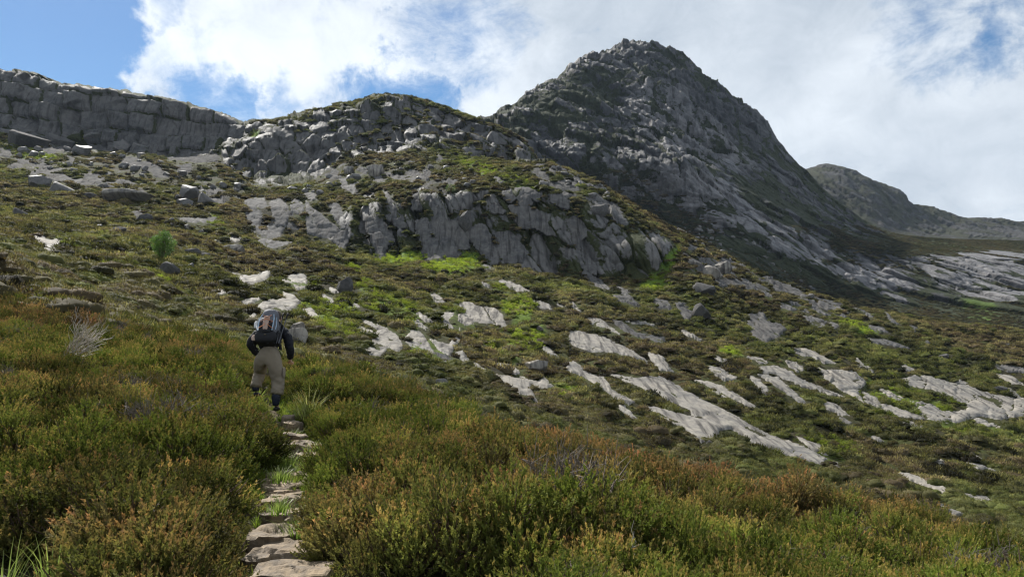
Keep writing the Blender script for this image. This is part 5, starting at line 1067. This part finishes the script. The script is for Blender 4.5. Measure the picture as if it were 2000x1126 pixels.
# ------------------------------------------------------------------ the hiker
def skin(name, joints, bones, matr, parent=None, sub=2, root=0, noise=None):
    """one continuous surface grown round a skeleton: joints = [(x, y, z, radius_x, radius_y)]"""
    me = bpy.data.meshes.new(name); me.from_pydata([j[:3] for j in joints], bones, []); o = bpy.data.objects.new(name, me); COL.objects.link(o)
    md = o.modifiers.new('skin', 'SKIN'); md.use_smooth_shade = True; md.branch_smoothing = .35
    for i, j in enumerate(joints):
        sv = me.skin_vertices[0].data[i]; sv.radius = (j[3], j[4] if len(j) > 4 else j[3]); sv.use_root = (i == root)
    sb = o.modifiers.new('sub', 'SUBSURF'); sb.levels = sub; sb.render_levels = sub
    if noise:
        tx = bpy.data.textures.new(name + '_folds', 'CLOUDS'); tx.noise_scale = noise[0]; tx.noise_depth = 3
        dm = o.modifiers.new('folds', 'DISPLACE'); dm.texture = tx; dm.strength = noise[1]; dm.mid_level = .5; dm.texture_coords = 'LOCAL'
    dg = bpy.context.evaluated_depsgraph_get(); ev = o.evaluated_get(dg); m2 = bpy.data.meshes.new_from_object(ev); o.modifiers.clear(); o.data = m2; m2.materials.clear(); m2.materials.append(matr)
    for p in m2.polygons: p.use_smooth = True
    if parent: o.parent = parent
    return o
def lump(name, fn, matr, parent, nu=28, nv=20):
    """closed bag surface: fn(u, v) -> point, v from bottom pole to top pole"""
    V = []; Q = []
    for j in range(nv + 1):
        for i in range(nu): V.append(fn(i / nu * math.tau, j / nv))
    for j in range(nv):
        for i in range(nu): a = j * nu + i; b = j * nu + (i + 1) % nu; Q.append((a, b, b + nu, a + nu))
    V.append(tuple(np.mean(V[:nu], 0))); V.append(tuple(np.mean(V[nv * nu:nv * nu + nu], 0))); T = [(len(V) - 2, (i + 1) % nu, i) for i in range(nu)] + [(len(V) - 1, nv * nu + i, nv * nu + (i + 1) % nu) for i in range(nu)]
    return mesh_np(name, V, Q, T, mat=matr, parent=parent)
def strap(name, P, w, th, matr, parent, nrm=(0, -1, .3)):
    P = np.asarray(P, float); d = np.gradient(P, axis=0); d /= np.linalg.norm(d, axis=1, keepdims=True); n = np.asarray(nrm, float); s_ = np.cross(d, n); s_ /= np.linalg.norm(s_, axis=1, keepdims=True); n2 = np.cross(s_, d)
    V = np.concatenate([P - s_ * w / 2, P + s_ * w / 2, P + s_ * w / 2 + n2 * th, P - s_ * w / 2 + n2 * th]); k = len(P); Q = []
    for i in range(k - 1):
        for a, b in ((0, 1), (1, 2), (2, 3), (3, 0)): Q.append((a * k + i, b * k + i, b * k + i + 1, a * k + i + 1))
    Q += [(0, k, 2 * k, 3 * k), (k - 1, 4 * k - 1, 3 * k - 1, 2 * k - 1)]
    return mesh_np(name, V, Q, mat=matr, parent=parent, smooth=False)
def hiker():
    d = 12.45; u, s_ = ray(521, 801); x = float(u * d); zf = float(HS.z(x, d)[0]) + .02; zf = EYE + float(s_) * d
    skinm = simple('skin', (.55, .34, .25), .55); hair = simple('hair', (.05, .035, .025), .7); jk = simple('navy_fleece', (.009, .010, .014), .85, bump=.5, bscale=45, spec=.3); tr = simple('khaki_trousers', (.22, .185, .140), .85, var=.12, scale=6, bump=.35, bscale=30, spec=.2)
    gt = simple('dark_gaiter', (.008, .012, .03), .7, bump=.3, bscale=30); bt = simple('boot', (.02, .018, .016), .6); grey = simple('grey_cloth', (.11, .113, .13), .7, bump=.6, bscale=25); blk = simple('black_cloth', (.008, .008, .010), .75, bump=.5, bscale=40)
    blue = simple('pale_blue_webbing', (.34, .45, .56), .6); pink = simple('salmon_cloth', (.42, .30, .24), .8, bump=.6, bscale=30); orange = simple('orange_cord', (.60, .22, .08), .7); white = simple('white_cloth', (.6, .6, .6), .7); metal = simple('pole_metal', (.10, .10, .11), .35, .7)
    root = bpy.data.objects.new('person', None); COL.objects.link(root); root.location = (x, d, zf); tag(root, 'hiker seen from behind, bent forward, in dark jacket and khaki trousers climbing the steps', 'person')
    # skeleton, metres; +y is uphill, away from the camera
    J = {}
    J['pelvis'] = (-.02, 0, .90, .155, .125); J['spine'] = (-.02, .10, 1.07, .145, .11); J['chest'] = (-.025, .25, 1.24, .165, .115); J['neck'] = (-.025, .37, 1.35, .06, .06); J['chin'] = (-.025, .44, 1.40, .072, .08); J['head'] = (-.025, .47, 1.49, .082, .095); J['crown'] = (-.025, .47, 1.56, .06, .07)
    J['ls'] = (-.20, .27, 1.27, .070); J['le'] = (-.335, .12, 1.08, .050); J['lw'] = (-.255, .33, .86, .032); J['lp'] = (-.235, .38, .82, .035, .02)
    J['rs'] = (.155, .27, 1.27, .070); J['re'] = (.305, .13, 1.00, .050); J['rw'] = (.265, .32, .80, .032); J['rp'] = (.25, .38, .77, .035, .02)
    J['lh'] = (-.125, .02, .80, .10); J['lk'] = (-.21, .30, .64, .068); J['la'] = (-.235, .16, .36, .042); J['lf'] = (-.235, .28, .31, .040, .03)
    J['rh'] = (.105, 0, .80, .10); J['rk'] = (.155, .07, .46, .066); J['ra'] = (.150, -.03, .10, .042); J['rf'] = (.150, .09, .04, .040, .03)
    fing = []
    for side, sx in (('l', 1), ('r', -1)):
        px_, py_, pz_ = J[side + 'p'][:3]
        for k in range(4):
            a = (k - 1.5) * .021; L = (.030, .034, .032, .025)[k]
            J[side + 'f%da' % k] = (px_ + a, py_ + .040, pz_ - .012, .0095); J[side + 'f%db' % k] = (px_ + a * 1.05, py_ + .040 + L, pz_ - .024, .0088); J[side + 'f%dc' % k] = (px_ + a * 1.02, py_ + .045 + L, pz_ - .05, .008)
            fing += [(side + 'p', side + 'f%da' % k), (side + 'f%da' % k, side + 'f%db' % k), (side + 'f%db' % k, side + 'f%dc' % k)]
        J[side + 't1'] = (px_ + sx * .034, py_ + .012, pz_ - .012, .0105); J[side + 't2'] = (px_ + sx * .046, py_ + .040, pz_ - .030, .009); fing += [(side + 'p', side + 't1'), (side + 't1', side + 't2')]
    names = list(J); ix = {n: i for i, n in enumerate(names)}
    B = [('pelvis','spine'),('spine','chest'),('chest','neck'),('neck','chin'),('chin','head'),('head','crown'),('chest','ls'),('ls','le'),('le','lw'),('lw','lp'),('chest','rs'),('rs','re'),('re','rw'),('rw','rp'),('pelvis','lh'),('lh','lk'),('lk','la'),('la','lf'),('pelvis','rh'),('rh','rk'),('rk','ra'),('ra','rf')] + fing
    body = skin('body', [tuple(q * (.80 if k > 2 and len(J[n]) and n not in ('head', 'crown', 'chin') and 'f' not in n[1:2] and n[1:2] != 't' else 1) for k, q in enumerate(J[n])) for n in names], [(ix[a], ix[b]) for a, b in B], skinm, root, 2)
    hx, hy, hz = J['head'][:3]
    lump('hair', lambda a, v: (hx + .088 * math.cos(a) * math.sin(v * math.pi), hy - .01 + .098 * math.sin(a) * math.sin(v * math.pi), hz + .035 - .095 * math.cos(v * math.pi)), hair, root, 20, 12)
    for sg in (-1, 1):                                   # ears, eyes; the face looks uphill
        lump('ear', lambda a, v: (hx + sg * (.086 + .008 * math.cos(a) * math.sin(v * math.pi)), hy + .02 * math.sin(a) * math.sin(v * math.pi), hz - .01 - .032 * math.cos(v * math.pi)), skinm, root, 10, 8)
        lump('eye', lambda a, v: (hx + sg * .032 + .012 * math.cos(a) * math.sin(v * math.pi), hy + .090 + .010 * math.sin(a) * math.sin(v * math.pi), hz - .005 - .008 * math.cos(v * math.pi)), white, root, 10, 8)
    lump('nose', lambda a, v: (hx + .013 * math.cos(a) * math.sin(v * math.pi), hy + .100 + .020 * math.sin(a) * math.sin(v * math.pi), hz - .03 - .024 * math.cos(v * math.pi)), skinm, root, 10, 8)
    lump('mouth', lambda a, v: (hx + .024 * math.cos(a) * math.sin(v * math.pi), hy + .092 + .008 * math.sin(a) * math.sin(v * math.pi), hz - .068 - .006 * math.cos(v * math.pi)), simple('lips', (.42, .18, .15), .5), root, 10, 8)
    def pick(keys, k=1.0, over={}): return [tuple(q * (k if i > 2 else 1) for i, q in enumerate(over.get(n, J[n]))) for n in keys]
    # trousers: broad seat, full thighs, loose shins, creased above the gaiter
    T = [(-.02, .05, 1.06, .174, .150), (-.02, -.02, .90, .200, .165), (-.125, .00, .80, .132, .135), (-.165, .15, .68, .118, .12), (-.21, .29, .625, .108), (-.225, .23, .50, .096), (-.235, .17, .40, .092), (-.235, .16, .345, .096),
         (.105, -.01, .80, .140, .135), (.130, .02, .64, .126, .12), (.155, .06, .48, .112), (.155, .04, .37, .106), (.155, .00, .275, .108), (.152, -.01, .24, .098)]
    skin('trousers', T, [(0,1),(1,2),(2,3),(3,4),(4,5),(5,6),(6,7),(1,8),(8,9),(9,10),(10,11),(11,12),(12,13)], tr, root, 3, 1, (.06, .035))
    for px_, s2 in ((.222, 1),):
        lump('cargo_pocket', lambda a, v: (.252 + .018 * math.cos(a) * math.sin(v * math.pi) ** .5, .03 + .06 * math.sin(a) * math.sin(v * math.pi) ** .5, .60 - .085 * math.cos(v * math.pi)), tr, root)
    skin('gaiter', [(.155, -.01, .285, .076), (.152, -.02, .20, .076), (.150, -.03, .12, .058), (.150, -.02, .07, .055)], [(0,1),(1,2),(2,3)], gt, root, 2, 0, (.05, .01))
    skin('gaiter', [(-.235, .16, .39, .064), (-.235, .16, .33, .060), (-.235, .17, .29, .052)], [(0,1),(1,2)], gt, root, 2, 0)
    for bx, by, bz in ((.150, -.05, .03), (-.235, .14, .25)): skin('boot', [(bx, by, bz, .045), (bx, by + .09, bz - .01, .046, .036), (bx, by + .19, bz - .015, .042, .026)], [(0,1),(1,2)], bt, root, 2, 0)
    Jk = [(-.02, .0, .95, .188, .150), (-.02, .12, 1.10, .172, .13), (-.025, .25, 1.25, .175, .125), (-.025, .35, 1.33, .085, .08), (-.205, .27, 1.27, .088), (-.29, .18, 1.18, .080), (-.345, .12, 1.07, .072), (-.30, .21, .96, .060), (-.262, .31, .875, .047),
          (.160, .27, 1.27, .088), (.255, .18, 1.15, .080), (.315, .13, .99, .074), (.295, .22, .89, .060), (.268, .30, .815, .047)]
    skin('jacket', Jk, [(0,1),(1,2),(2,3),(2,4),(4,5),(5,6),(6,7),(7,8),(2,9),(9,10),(10,11),(11,12),(12,13)], jk, root, 3, 2, (.06, .035))
    # rucksack on the back, leaning with it
    pk = bpy.data.objects.new('rucksack', None); COL.objects.link(pk); pk.location = (x, d, zf); tag(pk, 'tall grey and black rucksack with pale blue straps worn by the hiker', 'rucksack')
    ax = np.array([0, .40, .92]); ax /= np.linalg.norm(ax); bk = np.cross(ax, [1, 0, 0]); bk = bk if bk[1] < 0 else -bk          # out of the back, to the camera
    O = np.array([.005, -.02, .985])
    def P3(lx, ly, lz): q = O + np.array([1, 0, 0]) * lx + bk * ly + ax * lz * .87; return tuple(q)
    def bag(w, dep, z0, z1, off, k=.32, seed=0, crump=.012, taper=.0):
        def f(a, v):
            e = abs(math.cos(a)) ** k * (1 if math.cos(a) > 0 else -1), abs(math.sin(a)) ** k * (1 if math.sin(a) > 0 else -1)
            r = min(1, (math.sin(v * math.pi) + 1e-6) ** .35); w2 = w * (1 - taper * v); n_ = float(fbm(np.array(e[0] * 1.5 + seed), np.array(e[1] * 1.5), np.array(v * 4.), seed, 3)) * crump
            return P3(w2 * e[0] * r + n_, off + dep * e[1] * r + n_, z0 + (z1 - z0) * (.5 - .5 * math.cos(v * math.pi)))
        return f
    main = lump('main_bag', bag(.165, .125, .10, .52, .14, .42, 1), grey, pk, 40, 26); lump('bottom_compartment', bag(.175, .135, .0, .25, .15, .40, 3), blk, pk, 40, 20)
    lump('lid', bag(.150, .125, .44, .70, .115, .75, 5, .016, .22), grey, pk, 40, 20)
    lump('front_pocket', bag(.048, .030, .22, .50, .285, .6, 7, .014), pink, pk, 30, 18); lump('mesh_pocket', bag(.105, .028, .18, .42, .275, .5, 8, .012), blk, pk)
    for sx in (-1, 1):
        lump('side_pocket', (lambda f: (lambda a, v: tuple(np.array(f(a, v)) + [sx * .185, 0, 0])))(bag(.035, .075, .02, .27, .13, .6, 9)), blk, pk)
        strap('compression_strap', [P3(sx * .11, .285, .22), P3(sx * .118, .292, .34), P3(sx * .112, .27, .46), P3(sx * .09, .25, .56)], .016, .004, blue, pk)
        strap('compression_strap', [P3(sx * .15, .24, .26), P3(sx * .158, .25, .36), P3(sx * .14, .24, .50)], .014, .004, white if sx < 0 else blue, pk)
        strap('hip_belt', [P3(sx * .15, .14, .04), P3(sx * .20, .06, .03), P3(sx * .19, -.04, .0)], .05, .012, blk, pk)
    strap('shoulder_strap', [P3(-.12, .02, .52), P3(-.16, -.06, .50), P3(-.17, -.14, .38)], .05, .014, blk, pk); strap('shoulder_strap', [P3(.10, .02, .52), P3(.14, -.06, .50), P3(.15, -.14, .38)], .05, .014, blk, pk)
    t = Tri(); g = np.random.default_rng(4); zz = [(-.10, .24), (.0, .32), (-.09, .38), (.06, .44), (-.05, .50)]; strip(t, [P3(a, .325, b) for a, b in zz], .005); strip(t, [P3(-a + .03, .320, b) for a, b in zz], .005); t.build('cord', orange, True, pk)
    lump('logo', lambda a, v: P3(.012 + .022 * math.cos(a) * math.sin(v * math.pi), .288 + .006 * math.sin(a), .13 - .010 * math.cos(v * math.pi)), simple('woven_badge', (.10, .08, .05), .7), pk, 14, 6)
    lump('rolled_towel', lambda a, v: P3(-.185 + .03 * math.cos(a) * math.sin(v * math.pi) ** .5, .20 + .035 * math.sin(a) * math.sin(v * math.pi) ** .5, .37 - .07 * math.cos(v * math.pi)), white, pk)
    lump('loose_cloth', lambda a, v: P3(-.165 + .045 * math.cos(a) * math.sin(v * math.pi) ** .5, .24 + .02 * math.sin(a) * math.sin(v * math.pi) ** .5, .09 - .055 * math.cos(v * math.pi)), pink, pk)
    for k in range(2):
        q = bpy.data.objects.new('trekking_pole', None); COL.objects.link(q); q.location = (x, d, zf); tag(q, ('folded trekking pole strapped upright to the right of the rucksack, outer one' if k else 'folded trekking pole strapped upright to the right of the rucksack, inner one'), 'trekking pole', 'trekking poles on the rucksack')
        bx = .185 + .035 * k; t = Tri(); a, b = np.array(P3(bx, .20, .0)), np.array(P3(bx + .03 + .03 * k, .19, .50)); strip(t, [a, (a + b) / 2, b], .0085); t.build('shaft', metal, True, q)
        t = Tri(); c = b + (b - a) * .22; strip(t, [b, (b + c) / 2, c, c + (b - a) * .02], [.013, .017, .019, .010]); t.build('grip', blk, True, q)
        t = Tri(); strip(t, [c, c + np.array([.03, -.02, -.06]), c + np.array([.02, -.02, -.12]), b], .005); t.build('wrist_loop', blk, True, q)
hiker()
print('hiker', time.time() - T0)
# ------------------------------------------------------------------ air
def haze():
    V = [(x, y, z) for x in (-2200, 2200) for y in (-30, 2100) for z in (-420, 520)]
    o = mesh_np('haze', V, [(0,1,3,2),(4,6,7,5),(0,4,5,1),(2,3,7,6),(0,2,6,4),(1,5,7,3)], smooth=False)
    m_ = bpy.data.materials.new('haze'); m_.use_nodes = True; t = m_.node_tree; t.nodes.clear(); out = t.nodes.new('ShaderNodeOutputMaterial'); v = t.nodes.new('ShaderNodeVolumePrincipled')
    v.inputs['Color'].default_value = (.62, .78, 1.0, 1); v.inputs['Density'].default_value = .000045; v.inputs['Anisotropy'].default_value = .3; t.links.new(v.outputs[0], out.inputs['Volume'])
    o.data.materials.append(m_); tag(o, kind='stuff')
haze()
